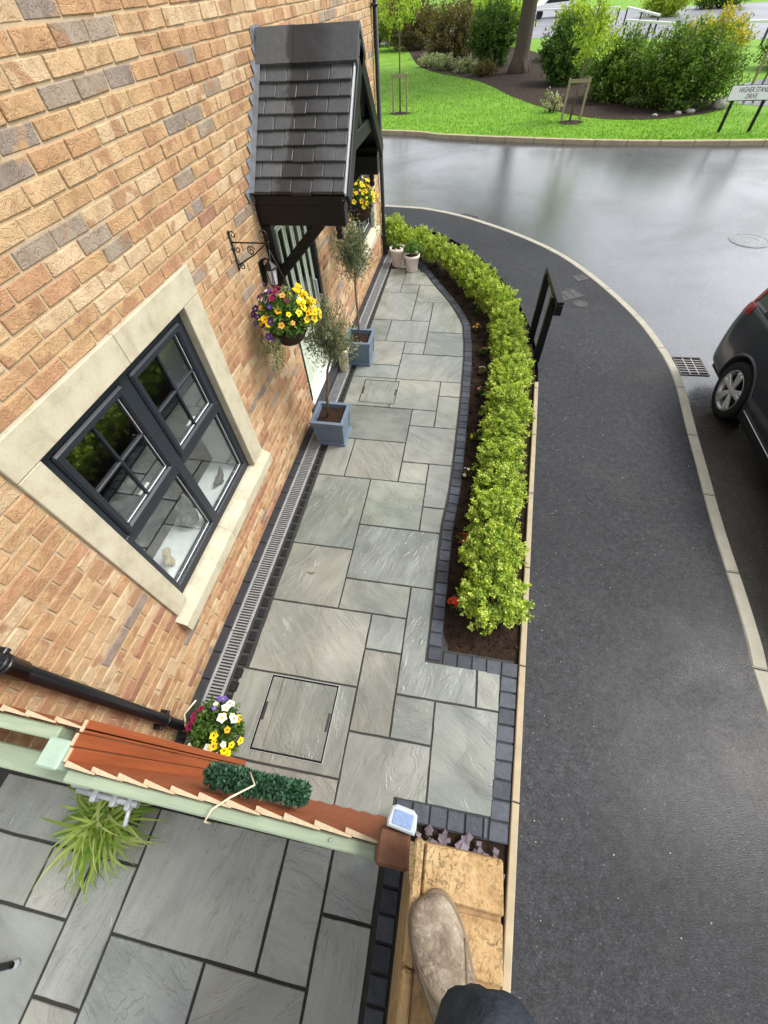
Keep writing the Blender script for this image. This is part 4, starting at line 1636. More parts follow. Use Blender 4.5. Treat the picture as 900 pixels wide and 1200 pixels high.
dk = (.03, .012, .0)
basket('hanging basket of yellow, purple and maroon pansies nearest the window', (.290, 2.43, 1.585), 1.12, [
    ('yellow_pansies', YEL, (.85, .35, .1), .55, 60, .062, dk),
    ('gold_pansies', YEL, (.1, -1, .1), .6, 20, .055, dk),
    ('purple_pansies', PUR, (-.8, -.5, .35), .55, 34, .062, (.5, .4, .02)),
    ('maroon_pansies', MAR, (.15, -.2, .9), .6, 11, .055, dk),
    ('orange_pansies', ORA, (.2, -.7, .0), .3, 10, .045, dk),
    ('cream_pansies', WHI, (-.1, .6, .8), .5, 12, .04, (.5, .4, .02))], 21, .60)
basket('hanging basket of yellow and purple violas beyond the door canopy', (.355, 5.00, 1.685), .95, [
    ('yellow_violas', YEL, (.5, .1, .9), .15, 100, .05, dk),
    ('purple_violas', PUR, (-.6, -.8, .2), .55, 24, .045, (.5, .4, .02))], 22, .56)

# scrolled iron brackets that carry the baskets
def bracket(label, y, reach, z1, z0):
    t = thing('basket_bracket', label, 'bracket', (0, y, z0))
    h = z1 - z0
    MB().cbox(.001, .009, -.011, .011, 0, h, .003).build('wall_plate', IRON, t)
    mb = MB()
    mb.tube([(.006, 0, h * .72), (reach, 0, h * .72), (reach + .012, 0, h * .72 + .012)], .0055, 8)
    mb.tube([(.006, 0, h * .15), (reach * .55, 0, h * .42), (reach * .96, 0, h * .72)], .005, 8)
    mb.build('arm', IRON, t)
    mb = MB()

    def scroll(cx, cz, r, a0, turns, sgn):
        return [(cx + (r * (1 - .7 * i / 22)) * math.cos(a0 + sgn * turns * 6.283 * i / 22), 0, cz + (r * (1 - .7 * i / 22)) * math.sin(a0 + sgn * turns * 6.283 * i / 22)) for i in range(23)]
    mb.tube(scroll(.032, h * .90, .026, 3.4, 1.1, -1), .0042, 6)
    mb.tube(scroll(.04, h * .55, .024, 2.2, 1.2, 1), .0042, 6)
    mb.tube(scroll(reach * .50, h * .52, .034, .3, 1.3, 1), .0042, 6)
    mb.tube(scroll(reach * .93, h * .92, .036, -1.2, 1.2, 1), .0042, 6)
    mb.tube(scroll(.035, h * .12, .022, 1.2, 1.2, -1), .0042, 6)
    mb.build('scrollwork', IRON, t)
    return t


bracket('black scrolled iron basket bracket on the wall above the window', 2.43, .29, 2.30, 2.03)
bracket('black scrolled iron basket bracket half hidden beyond the door canopy', 5.00, .355, 2.35, 2.08)

# wall lantern
t = thing('wall_lantern', 'black wall lantern between the hanging basket and the door', 'lantern', (.0, 2.80, 1.74))
MB().cbox(0, .014, -.04, .04, .02, .22, .005).build('back_plate', BLACK, t)
mb = MB()
mb.tube([(.01, 0, .20), (.05, 0, .235), (.085, 0, .225)], .009, 8)
mb.build('arm', BLACK, t)
mb = MB()
mb.lathe([(.008, .235), (.012, .215), (.055, .175), (.062, .165), (.062, .158), (0, .158)], .085, 0, 6, smooth=False)
mb.build('cap', BLACK, t)
mb = MB()
for k in range(6):
    a = k * math.pi / 3
    mb.tube([(.085 + .052 * math.cos(a), .052 * math.sin(a), .158), (.085 + .036 * math.cos(a), .036 * math.sin(a), .03)], .004, 5)
mb.lathe([(0, .0), (.022, .006), (.038, .022), (.040, .032), (0, .034)], .085, 0, 6, smooth=False)
mb.build('cage', BLACK, t)
mb = MB()
mb.lathe([(.034, .034), (.049, .157)], .085, 0, 6, smooth=False)
mb.build('pane', simple('lantern_glass', S(206, 206, 210), .25, .5, var=.05), t)

# ------------------------------------------------------------------ planters and olive trees
def planter(label, x, y, h=.36, wt=.185, wb=.160, rz=0.0):
    t = thing('planter', label, 'planter', (x, y, 0), 'square blue-grey planters beside the door', rz=rz)
    for k in range(4):
        M = Matrix.Rotation(k * math.pi / 2, 4, 'Z')
        mb = MB()

        def fr(z):
            return wb + (wt - wb) * z / h
        # outer panel with a sunk centre
        z0, z1 = .03, h - .035
        o_ = [(fr(z0), -fr(z0), z0), (fr(z0), fr(z0), z0), (fr(z1), fr(z1), z1), (fr(z1), -fr(z1), z1)]
        b = .032
        i_ = [(fr(z0 + b), -fr(z0) + b, z0 + b), (fr(z0 + b), fr(z0) - b, z0 + b), (fr(z1 - b), fr(z1) - b, z1 - b), (fr(z1 - b), -fr(z1) + b, z1 - b)]
        s_ = [(p[0] - .009, p[1] * .97, p[2]) for p in i_]
        vs_ = [M @ Vector(p) for p in o_ + i_ + s_]
        fs = [(a, (a + 1) % 4, (a + 1) % 4 + 4, a + 4) for a in range(4)] + [(a + 4, (a + 1) % 4 + 4, (a + 1) % 4 + 8, a + 8) for a in range(4)] + [(8, 9, 10, 11)]
        mb.add(vs_, fs)
        mb.add([M @ Vector(p) for p in [(fr(0) - .03, -fr(0) + .03, .05), (fr(h) - .03, -fr(h) + .03, h - .02), (fr(h) - .03, fr(h) - .03, h - .02), (fr(0) - .03, fr(0) - .03, .05)]], [(0, 1, 2, 3)])
        mb.build('side', PLANTER, t)
    mb = MB()
    r1, r0 = wt + .012, wt - .028
    for k in range(4):
        M = Matrix.Rotation(k * math.pi / 2, 4, 'Z')
        mb.add([M @ Vector(p) for p in [(r0, -r0, h), (r1, -r1, h), (r1, r1, h), (r0, r0, h), (r0, -r0, h - .036), (r1, -r1, h - .036), (r1, r1, h - .036), (r0, r0, h - .036)]], [(0, 1, 2, 3), (1, 5, 6, 2), (4, 7, 6, 5), (0, 3, 7, 4)])
    mb.build('rim', PLANTER, t)
    MB().cbox(-wb - .012, wb + .012, -wb - .012, wb + .012, 0, .032, .005).build('plinth', PLANTER, t)
    mb = MB()
    q = np.random.RandomState(int(y * 10))
    n = 9
    g = [(-.165 + .33 * i / n, -.165 + .33 * j / n) for j in range(n + 1) for i in range(n + 1)]
    mb.add([(a, b, h - .055 + q.uniform(-.010, .010)) for a, b in g], [(j * (n + 1) + i, j * (n + 1) + i + 1, (j + 1) * (n + 1) + i + 1, (j + 1) * (n + 1) + i) for j in range(n) for i in range(n)], smooth=True)
    mb.build('soil', POTSOIL, t)
    return t


def olive(label, base, c, r, seed):
    t = thing('olive_tree', label, 'tree', (base[0], base[1], base[2]), 'lollipop olive trees in the planters')
    c = np.array(c) - np.array(base)
    mb = MB()
    mb.tube([(0, 0, -.02), (c[0] * .25 + .008, c[1] * .2, c[2] * .3), (c[0] * .65 - .006, c[1] * .6, c[2] * .62), (c[0], c[1], c[2] - r[2] * .75), (c[0], c[1], c[2] + r[2] * .3)], [.018, .015, .013, .011, .004], 8)
    rs = np.random.RandomState(seed)
    for k in range(16):
        d = unit(rs, 1)[0]
        d[2] = abs(d[2]) * .9
        s0 = c + np.array([0, 0, -r[2] * .6 + r[2] * .5 * rs.uniform()])
        mb.tube([s0, s0 + d * np.array(r) * .5 + np.array([0, 0, .02]), s0 + d * np.array(r) * .95 + np.array([0, 0, .05])], [.005, .0035, .0015], 5)
    mb.build('trunk', TWIG, t)
    link('crown', crown('crown', LEAF, seed, r, tuple(c), 165, 26, .045, .0095, .16, P_OLIVE, .55, -.9, .2, .55, 0, .5), t)
    return t


planter('blue-grey square planter nearer the window, left of the door', .372, 2.80)
planter('blue-grey square planter farther along, right of the door', .345, 4.445)
olive('bushy lollipop olive tree in the planter nearer the window', (.330, 2.79, .33), (.510, 2.75, 1.33), (.24, .20, .29), 31)
olive('lollipop olive tree with a tidy round crown in the farther planter', (.355, 4.40, .33), (.385, 4.43, 1.42), (.235, .21, .27), 33)

# ------------------------------------------------------------------ pots
def round_pot(name, label, loc, r0, r1, h, mat, plant, seed, group=None, ridge=False):
    t = thing(name, label, 'pot', loc, group)
    mb = MB()
    mb.lathe([(0, 0), (r0, 0), (r0 + .004, .01), (r0 + (r1 - r0) * .8, h * .8), (r1 + .008, h * .84), (r1 + .010, h), (r1 - .012, h), (r1 - .018, h * .86), (0, h * .86)], 0, 0, 24)
    mb.build('pot', mat, t)
    mb = MB()
    mb.lathe([(0, h * .90), (r1 - .016, h * .88)], 0, 0, 16)
    mb.build('soil', POTSOIL, t)
    if plant:
        link('plant', crown('plant', LEAF, seed, plant[0], (plant[2] if len(plant) > 2 else (0, 0, h + .04)), plant[3] if len(plant) > 3 else 45, 18, .04, .016, .09, plant[1], .3, -.1, .3, .4), t)
    return t


round_pot('white_pot', 'whitewashed pot with pale stones near the house corner', (.385, 7.60, 0), .105, .145, .30, POTWHITE, ((.10, .10, .08), P_MID, (-.02, .05, .30), 16), 51)
p2 = round_pot('white_pot', 'whitewashed pot with a bushy green plant beside the hedge', (.68, 7.40, 0), .10, .135, .27, POTWHITE, ((.15, .15, .12), P_FERN, (0, 0, .34), 60), 52)
mb = MB()
for i in range(9):
    a = i * .7
    M = Matrix.Translation((.06 * math.cos(a) + .02, .06 * math.sin(a), .27)) @ Matrix.Rotation(a, 4, 'Z')
    mb.cbox(-.02, .02, -.016, .016, -.012, .012, .006, M=M)
o = mb.build('pale_stones', POTWHITE)
o.location = (.385, 7.60, 0)
tag(o, 'pale stones lying in the whitewashed pot near the house corner', 'stones')
round_pot('clay_pot', 'tall beige pot standing by the door step behind the near olive tree', (.165, 4.15, 0), .06, .085, .34, POTBEIGE, None, 0)
t = thing('metal_pail', 'small grey pail between the beige pot and the far planter', 'pail', (.10, 4.47, 0))
mb = MB()
mb.lathe([(0, 0), (.055, 0), (.075, .22), (.080, .225), (.072, .225), (.052, .012), (0, .012)], 0, 0, 20)
mb.build('body', GALV, t)
mb = MB()
mb.tube([(.075 * math.cos(a), 0, .21 + .10 * math.sin(a)) for a in np.linspace(0, math.pi, 12)], .004, 6)
mb.build('handle', GALV, t)

# pot of pansies by the gate
t = thing('pansy_pot', 'pot of white, yellow, purple and magenta pansies below the near rainwater pipe', 'flower pot', (.40, -.49, 0))
mb = MB()
mb.lathe([(0, 0), (.115, 0), (.150, .21), (.160, .215), (.160, .235), (.145, .235), (.135, .20), (0, .20)], 0, 0, 24)
mb.build('pot', POTGREY, t)
link('foliage', crown('foliage', LEAF, 61, (.185, .185, .14), (0, 0, .27), 120, 22, .034, .018, .08, P_DARK, .2, -.25, .35, .3), t)
rs = np.random.RandomState(8)
for i, (nm, col, dirs, spread, n, size, cen) in enumerate([
        ('yellow_pansies', YEL, (.9, .0, .6), .72, 17, .062, dk), ('purple_pansies', LIL, (-.35, .9, .45), .74, 11, .062, (.6, .5, .05)),
        ('magenta_pansies', MAR, (-.7, -.1, .6), .70, 11, .058, dk), ('white_pansies', WHI, (.1, -.6, .5), .35, 10, .055, (.5, .45, .05)),
        ('white_violas', WHI, (.5, .9, .5), .72, 8, .06, (.5, .45, .05)), ('gold_pansies', ORA, (.7, -.7, .2), .6, 6, .055, dk)]):
    P, D = dome(rs, n, (0, 0, .27), (.20, .20, .155), dirs, spread, -.1)
    flowers(nm, P, D + np.array([.15, 0, .5]), size, col, t, cen, 600 + i)
mb = MB()
mb.tube([(-.14, -.06, .22), (-.20, -.03, .30), (-.21, .05, .38), (-.15, .14, .42)], .006, 8)
mb.build('handle', ROPE, t)

# spider plant on the patio
t = thing('spider_plant', 'bushy pale green strap-leaved plant in a pot behind the gate', 'plant', (-.10, -1.09, 0))
mb = MB()
mb.lathe([(0, 0), (.10, 0), (.135, .20), (.145, .205), (.145, .22), (.125, .22), (.12, .19), (0, .19)], 0, 0, 20)
mb.build('pot', POTGREY, t)
V_, F_, C_ = [], [], []
rs = np.random.RandomState(14)
sp = np.array(P_SPIDER)
for i in range(330):
    a = rs.uniform(0, 6.283)
    L = rs.uniform(.16, .40)
    el = rs.uniform(.25, 1.45)
    w = rs.uniform(.006, .012)
    p = np.array([rs.uniform(-.09, .09), rs.uniform(-.09, .09), .20])
    c = sp[rs.randint(4)] * rs.uniform(.75, 1.15)
    seg = 6
    ang = el
    side = np.array([-math.sin(a), math.cos(a), 0])
    base = len(V_)
    tw = rs.uniform(-.5, .5)
    for s_ in range(seg + 1):
        ww = w * (1 - (s_ / seg) ** 2.2) + .0006
        V_ += [p - side * ww, p + side * ww + np.array([0, 0, ww * tw])]
        C_ += [c, c]
        p = p + np.array([math.cos(a) * math.cos(ang), math.sin(a) * math.cos(ang), math.sin(ang)]) * L / seg
        ang -= rs.uniform(.18, .50)
        a += rs.uniform(-.08, .08)
    for s_ in range(seg):
        F_.append((base + 2 * s_, base + 2 * s_ + 1, base + 2 * s_ + 3, base + 2 * s_ + 2))
me = bpy.data.meshes.new('leaves')
me.from_pydata([tuple(v) for v in V_], [], F_)
ca = me.color_attributes.new('col', 'FLOAT_COLOR', 'POINT')
ca.data.foreach_set('color', np.c_[np.array(C_), np.ones(len(C_))].astype(np.float32).ravel())
me.materials.append(LEAF)
link('leaves', me, t)

# bedding plants in the soil
BED = [((2.015, 1.52), RED, 'two red begonia blooms beside the hedge, second from its near end', 8, .05), ((1.985, .83), RED, 'small bright red bedding plant at the near end of the bed', 14, .045),
       ((2.10, 4.79), PNK, 'pale orange bedding plant in the bed opposite the far planter', 5, .035), ((2.09, 4.32), WHI, 'small white bedding plant in the middle of the bed', 6, .04),
       ((2.10, 3.86), PNK, 'single pink bedding flower in the bed beside the hedge', 3, .045), ((2.06, 2.98), YEL, 'yellowish leafy bedding plant in the bed beside the hedge', 4, .03),
       ((2.00, 2.40), WHI, 'white bedding flower half under the hedge', 4, .04), ((1.88, 6.52), WHI, 'white bedding flower in the curved far part of the bed', 6, .045),
       ((1.645, 7.2), PNK, 'faded pink bedding plant at the far end of the bed', 3, .035), ((1.98, 5.43), ORA, 'orange bedding plant with bronze leaves in the curve of the bed', 9, .045), ((2.0, 5.95), YEL, 'small green bedding plant without blooms near the curve of the bed', 1, .02)]
for i, ((x, y), col, lab, n, size) in enumerate(BED):
    t = thing('bedding_plant', lab, 'flower', (x, y, -.025), 'bedding plants along the hedge bed')
    link('leaves', crown('leaves', LEAF, 70 + i, (.055, .055, .045), (0, 0, .045), 18, 9, .034, .020, .035, P_DARK if i % 3 else P_BROWN, .3, -.2, .3, .3), t)
    rs = np.random.RandomState(90 + i)
    P, D = dome(rs, n, (0, 0, .055), (.05, .05, .045), None, 0, .0)
    flowers('blooms', P, D + np.array([0, -.1, .6]), size, col, t, (.5, .4, .05), 900 + i)

# ------------------------------------------------------------------ fence beside the house, gate, posts
fence = thing('fence_panel', 'short green treated fence panel between the house corner and the gate', 'fence', (0.3, -.68, 0))
off = Vector((-.3, .68, 0))


def fbuild(mb, name, mats, parent, o):
    mb.v = [(p[0] + o[0], p[1] + o[1], p[2] + o[2]) for p in mb.v]
    return mb.build(name, mats, parent)


def feather(a, w, y0, z0, z1, mats, name, parent, o, thick=.018, thin=.005):
    """feather-edged board: stained faces, raw cut top"""
    mb = MB()
    pl_ = [(a, y0 + .004), (a + w, y0), (a + w, y0 + thin), (a, y0 + .004 + thick)]
    zt = z1 + rnd.uniform(-.010, .006)
    tl = rnd.uniform(-.007, .007)
    vs_ = [(p[0], p[1], z0) for p in pl_] + [(p[0], p[1], zt + (tl if i in (1, 2) else 0)) for i, p in enumerate(pl_)]
    mb.add(vs_, [(0, 1, 5, 4), (1, 2, 6, 5), (2, 3, 7, 6), (3, 0, 4, 7), (0, 3, 2, 1)], 0)
    mb.add(vs_[4:], [(0, 1, 2, 3)], 1)
    return fbuild(mb, name, mats, parent, o)


for i in range(5):
    feather(.01 + i * .115, .135, -.655, .02, 1.80, [STAIN, ENDGRAIN], 'board', fence, off)
fbuild(MB().cbox(.012, .500, -.705, -.660, 1.69, 1.775, .005), 'rail', GREEN_T, fence, off)
fbuild(MB().cbox(.012, .500, -.705, -.660, .85, .93, .005), 'rail', GREEN_T, fence, off)
fbuild(MB().cbox(.012, .500, -.705, -.660, .12, .20, .005), 'rail', GREEN_T, fence, off)
fbuild(MB().cbox(.500, .586, -.785, -.695, -.05, 1.805, .006), 'post', GREEN_P, fence, off)
fbuild(MB().cbox(.012, .498, -.835, -.755, 1.52, 1.555, .005), 'back_rail', GREEN_T, fence, off)
for i, (ya, yb2, xo) in enumerate(((-.758, -.712, .0), (-.710, -.667, -.003), (-.665, -.622, .002))):
    mb = MB()
    zt = 1.80 + (-.006, .0, -.003)[i]
    mb.cbox(.587 + xo, .603 + xo, ya, yb2, .03, zt, .003)
    mb.box(.5885 + xo, .6015 + xo, ya + .002, yb2 - .002, zt, zt + .0012, 1)
    fbuild(mb, 'end_board', [STAIN, ENDGRAIN], fence, off)

gate = thing('garden_gate', 'orange stained feather-board garden gate seen from above', 'gate', (1.15, -.78, 0))
off = Vector((-1.15, .78, 0))
for i in range(11):
    feather(.607 + i * .0995, .122, -.772, .05, 1.80, [STAIN, ENDGRAIN], 'board', gate, off)
fbuild(MB().cbox(.607, 1.704, -.812, -.774, 1.68, 1.775, .005), 'rail', GREEN_T, gate, off)
fbuild(MB().cbox(.607, 1.704, -.812, -.774, .86, .95, .005), 'rail', GREEN_T, gate, off)
fbuild(MB().cbox(.607, 1.704, -.812, -.774, .15, .24, .005), 'rail', GREEN_T, gate, off)
M = Matrix.Translation((1.155, -.793, .55)) @ Matrix.Rotation(-.52, 4, 'Y')
fbuild(MB().cbox(-.60, .60, -.018, .018, -.04, .04, .005, M=M), 'brace', GREEN_T, gate, off)
mb = MB()
mb.cbox(.55, .63, -.832, -.814, 1.60, 1.64, .003)
mb.tube([(.58, -.835, 1.63), (.83, -.835, 1.63)], .012, 10)
mb.tube([(.80, -.835, 1.63), (.815, -.90, 1.63)], .008, 8)
for x in (.66, .74, .80):
    mb.cbox(x - .010, x + .010, -.858, -.814, 1.612, 1.650, .004)
fbuild(mb, 'bolt', GALV, gate, off)
mb = MB()
mb.tube([(1.56, -.79, 1.772), (1.56, -.79, 1.788)], [.006, .003], 6)
fbuild(mb, 'nail', GALV, gate, off)

post = MB().cbox(1.710, 1.802, -.812, -.720, -.05, 1.90, .008, j=.003).build('gate_post', STAIN_OLD)
tag(post, 'square weathered brown gate post against the end of the garden wall', 'post')

t = thing('solar_light', 'grey solar light with a bluish panel on the gate post', 'solar light', (1.772, -.700, 1.905), rz=-.12)
t.scale = (.82, .82, .82)
mb = MB()
pl_ = [(-.048, -.028), (.048, -.028), (.052, -.010), (.046, .030), (.030, .040), (-.030, .040), (-.046, .030), (-.052, -.010)]
mb.prism(pl_, .0, .030, .006, bottom=True)
mb.build('case', SOLARFR, t)
MB().cbox(-.034, .034, -.016, .026, .0302, .0325, .001).build('panel', SOLARPV, t)
MB().cbox(-.02, .02, -.025, -.005, -.05, .0, .004).build('mount', SOLARFR, t)

# wreath hung on the gate
t = thing('box_wreath', 'dark green leafy wreath hung over the gate on a cream rope', 'wreath', (1.215, -.700, 1.56))
rs = np.random.RandomState(77)
n = 6200
ph = rs.uniform(0, 6.283, n)
dd = unit(rs, n)
rr = rs.uniform(.55, 1.0, n)[:, None]
Rm, rm_ = .165, .034
cen = np.c_[Rm * np.cos(ph), np.zeros(n), Rm * np.sin(ph)]
P = cen + dd * rr * rm_
wp = np.array(P_WREATH)
link('leaves', leaf_mesh('leaves', P, dd + rs.normal(size=(n, 3)) * .5, rs.normal(size=(n, 3)), rs.uniform(.012, .022, n), rs.uniform(.008, .013, n), wp[rs.randint(0, 4, n)] * rs.uniform(.75, 1.25, (n, 1)), LEAF), t)
mb = MB()
mb.tube([(.15 * math.cos(a), 0, .15 * math.sin(a)) for a in np.linspace(0, 6.283, 25)], .016, 8, caps=False)
mb.build('ring', BARK, t)
mb = MB()
mb.tube([(.02, .03, .19), (.06, .0, .225), (.0, -.045, .245), (-.045, -.085, .250), (-.055, -.118, .246), (-.05, -.125, .18)], .0032, 8)
mb.build('rope', ROPE, t)

# ------------------------------------------------------------------ garden wall the photographer stands on
gw = thing('garden_wall', 'tall narrow wall of lichen-spotted buff brick under the boot', 'wall', (1.92, -1.9, 0))
off = Vector((-1.92, 1.9, 0))
WX0, WX1, WT = 1.812, 2.030, 2.05
core = MB()
core.box(WX0 + .006, WX1 - .006, -3.2, -.850, -.1, WT - .07)
fbuild(core, 'core', MORTAR, gw, off)
fbuild(MB().box(WX0 + .004, WX1 - .004, -3.15, -.728, WT - .06, WT - .010), 'mortar_bed', simple('stained_mortar', S(150, 122, 88), .9, .2, var=.3, vs=30, bump=.5, bs=90), gw, off)
# coping of bricks laid flat across, with a narrow strip along the patio side
y = -.722
i = 0
while y > -3.1:
    w = .112
    fbuild(MB().cbox(WX0 + .026, WX1, y - w + .006, y - .006, WT - .065, WT + rnd.uniform(-.003, .002), .004, j=.0012), 'coping_brick', OLDBRICK, gw, off)
    y -= w
y = -.722
while y > -3.1:
    fbuild(MB().cbox(WX0, WX0 + .023, y - .225, y - .003, WT - .065, WT + .004 + rnd.uniform(-.003, .003), .005, j=.002), 'coping_strip', OLDBRICK, gw, off)
    y -= .228
# courses below
k = 0
z = WT - .075
wm = MB()
while z > .0:
    o2 = .1125 if k % 2 else 0
    yy = -.844
    while yy > -3.1:
        y1 = yy
        y0 = yy - (.1125 if (k % 2 and yy == -.844) else .225)
        for (xa, xb) in ((WX0, WX0 + .04), (WX1 - .04, WX1)):
            wm.cbox(xa, xb, y0 + .005, y1 - .005, z - .065, z, .004)
        yy = y0
    wm.cbox(WX0 + .045, WX1 - .045, -.880, -.844, z - .065, z, .004)
    z -= .075
    k += 1
stuff(fbuild(wm, 'brickwork', OLDBRICK, gw, off))

# ------------------------------------------------------------------ the photographer's legs and boots
person = thing('person', 'crouching person in dusty suede boots and navy work trousers on the garden wall', 'person', (1.92, -1.0, WT))


def boot(toe, head, parent, z0):
    """lofted ankle boot; head = heading from toe to heel"""
    head = Vector((head[0], head[1], 0)).normalized()
    side = Vector((-head.y, head.x, 0))
    T = Vector((toe[0], toe[1], z0))
    prof = [(.000, .012, .030, .018), (.005, .028, .042, .018), (.016, .042, .052, .016), (.036, .052, .058, .014), (.072, .058, .064, .012), (.11, .057, .076, .012), (.145, .052, .094, .013), (.175, .048, .120, .014), (.20, .046, .150, .014),
            (.225, .046, .185, .014), (.255, .044, .20, .014), (.28, .037, .20, .014), (.298, .026, .198, .014), (.306, .008, .195, .016)]
    P4 = catmull(prof, 4)
    prof = [tuple(q) for q in P4]
    n = 28
    mb = MB()
    vs_ = []
    for (s_, w, h, b) in prof:
        for k in range(n):
            a = 2 * math.pi * k / n
            cx, cz = math.cos(a), math.sin(a)
            e = .62
            px = w * math.copysign(abs(cx) ** e, cx)
            pz = b + (h - b) * (.5 + .5 * math.copysign(abs(cz) ** (.75 if cz > 0 else .4), cz))
            px *= 1.0 - .25 * max(0, cz) * min(1, h / .12)
            vs_.append(T + head * s_ + side * px + Vector((0, 0, pz)))
    fs = [(i * n + k, i * n + (k + 1) % n, (i + 1) * n + (k + 1) % n, (i + 1) * n + k) for i in range(len(prof) - 1) for k in range(n)]
    fs += [tuple(range(n - 1, -1, -1)), tuple((len(prof) - 1) * n + k for k in range(n))]
    mb.add([Vector(v) - person.location for v in vs_], fs, 0, True)
    o = mb.build('boot', SUEDE, parent)
    sb = MB()
    out = []
    for (s_, w, h, b) in prof:
        out.append((T + head * (s_ - .004) + side * (w + .007)))
    for (s_, w, h, b) in prof[::-1]:
        out.append((T + head * (s_ - .004 + .006) - side * (w + .007)))
    sb.prism([(p.x - person.location.x, p.y - person.location.y) for p in out], z0 - person.location.z + .002, z0 - person.location.z + .020, .003, bottom=True)
    sb.build('sole', SOLE, o)

    def skin(s_, a, lift=.0015):
        w, h, b = [float(np.interp(s_, P4[:, 0], P4[:, c])) for c in (1, 2, 3)]
        cx, cz = math.cos(a), math.sin(a)
        px = w * math.copysign(abs(cx) ** .62, cx)
        pz = b + (h - b) * (.5 + .5 * math.copysign(abs(cz) ** (.75 if cz > 0 else .4), cz))
        px *= 1.0 - .25 * max(0, cz) * min(1, h / .12)
        return T + head * s_ + side * (px * 1.02) + Vector((0, 0, pz + lift)) - person.location
    st = MB()
    st.tube([skin(.135 + .045 * math.cos(2 * (a - math.pi / 2)), a) for a in np.linspace(.15, math.pi - .15, 22)], .0016, 6)
    st.tube([skin(.128 + .045 * math.cos(2 * (a - math.pi / 2)), a) for a in np.linspace(.15, math.pi - .15, 22)], .0012, 6)
    st.build('seam', SOLE, o)
    for sg in (0, 1):
        g = MB()
        rows = [[skin(s_, (a if sg == 0 else math.pi - a), .003) for s_ in np.linspace(.185 + .02 * (1 - a), .245 - .02 * (1 - a), 6)] for a in np.linspace(.25, 1.0, 6)]
        g.add([p for r_ in rows for p in r_], [(i * 6 + k, i * 6 + k + 1, (i + 1) * 6 + k + 1, (i + 1) * 6 + k) for i in range(5) for k in range(5)], 0, True)
        g.build('elastic_gore', TROUSER, o)
    return o


boot((1.848, -.822), (.46, -.89), person, WT)
boot((1.855, -1.28), (.04, -.26), person, WT)


def leg_sections(pts, rad, n=18, seed=0):
    """points with elliptical cloth sections and shallow folds"""
    r = np.random.RandomState(seed)
    P = catmull(pts, 12)
    Rr = catmull([(q, q) for q in rad], 12)[:, 0]
    mb = MB()
    vs_ = []
    ph = r.uniform(0, 6.28, 6)
    for i, p in enumerate(P):
        t_ = Vector(P[min(i + 1, len(P) - 1)] - P[max(i - 1, 0)]).normalized()
        u_ = Vector((1, 0, 0))
        u_ = (u_ - t_ * u_.dot(t_)).normalized()
        v_ = t_.cross(u_)
        for k in range(n):
            a = 2 * math.pi * k / n
            f = 1 + .05 * math.sin(3 * a + i * .30 + ph[0]) * math.sin(i * .42 + ph[1]) + .035 * math.sin(4 * a - i * .55 + ph[2]) + .02 * math.sin(9 * a + i * .8 + ph[3])
            vs_.append(Vector(p) + (u_ * math.cos(a) + v_ * math.sin(a)) * Rr[i] * f - person.location)
    m_ = len(P)
    fs = [(i * n + k, i * n + (k + 1) % n, (i + 1) * n + (k + 1) % n, (i + 1) * n + k) for i in range(m_ - 1) for k in range(n)]
    fs.append(tuple(range(n - 1, -1, -1)))
    fs.append(tuple((m_ - 1) * n + k for k in range(n)))
    mb.add(vs_, fs, 0, True)
    return mb


tr = MB()
for (pts, rad, sd_) in (([(1.948, -1.035, 2.165), (1.946, -1.02, 2.24), (1.940, -.985, 2.36), (1.932, -.938, 2.475), (1.938, -.95, 2.545), (1.955, -1.06, 2.61), (1.975, -1.22, 2.68), (1.985, -1.36, 2.74)], [.072, .074, .078, .086, .090, .095, .105, .112], 1),
                        ([(1.885, -1.51, 2.155), (1.87, -1.47, 2.26), (1.83, -1.35, 2.42), (1.80, -1.22, 2.50), (1.795, -1.18, 2.57), (1.83, -1.26, 2.66), (1.90, -1.38, 2.74)], [.072, .074, .08, .088, .092, .100, .112], 2)):
    q = leg_sections(pts, rad, 44, sd_)
    tr.add(q.v, q.f, 0, True)
blob(tr, (1.93 - person.location.x, -1.44 - person.location.y, 2.80 - person.location.z), (.19, .15, .15), 10, noise=.0)
trousers = tr.build('trousers', TROUSER, person)
mb = MB()
M = Matrix.Translation((1.996 - 1.92, -.915 + 1.0, 2.606 - WT)) @ Matrix.Rotation(.35, 4, 'Z') @ Matrix.Rotation(-.9, 4, 'X') @ Matrix.Rotation(.55, 4, 'Y')
mb.cbox(-.004, .004, -.018, .018, -.005, .005, .002, M=M)
mb.build('pocket_zip', GALV, trousers)

# ------------------------------------------------------------------ garden chair whose foot shows at the edge of the patio
t = thing('patio_chair', 'dark grey patio chair with pale capped feet at the edge of the patio', 'chair', (-.705, -2.035, 0))
MB().cbox(-.24, .24, -.24, .24, .42, .45, .01).build('seat', DARKMETAL, t)
MB().cbox(-.24, -.21, -.24, .24, .50, .88, .01).build('backrest', DARKMETAL, t)
for sx in (-1, 1):
    for sy in (-1, 1):
        mb = MB()
        mb.tube([(sx * .20, sy * .20, .43), (sx * .33, sy * .21, .02)], [.022, .017], 10)
        lg = mb.build('leg', DARKMETAL, t)
        mb = MB()
        mb.lathe([(0, 0), (.022, 0), (.024, .02), (.016, .04)], sx * .336, sy * .21, 12)
        mb.build('foot_cap', SOLARFR, lg)

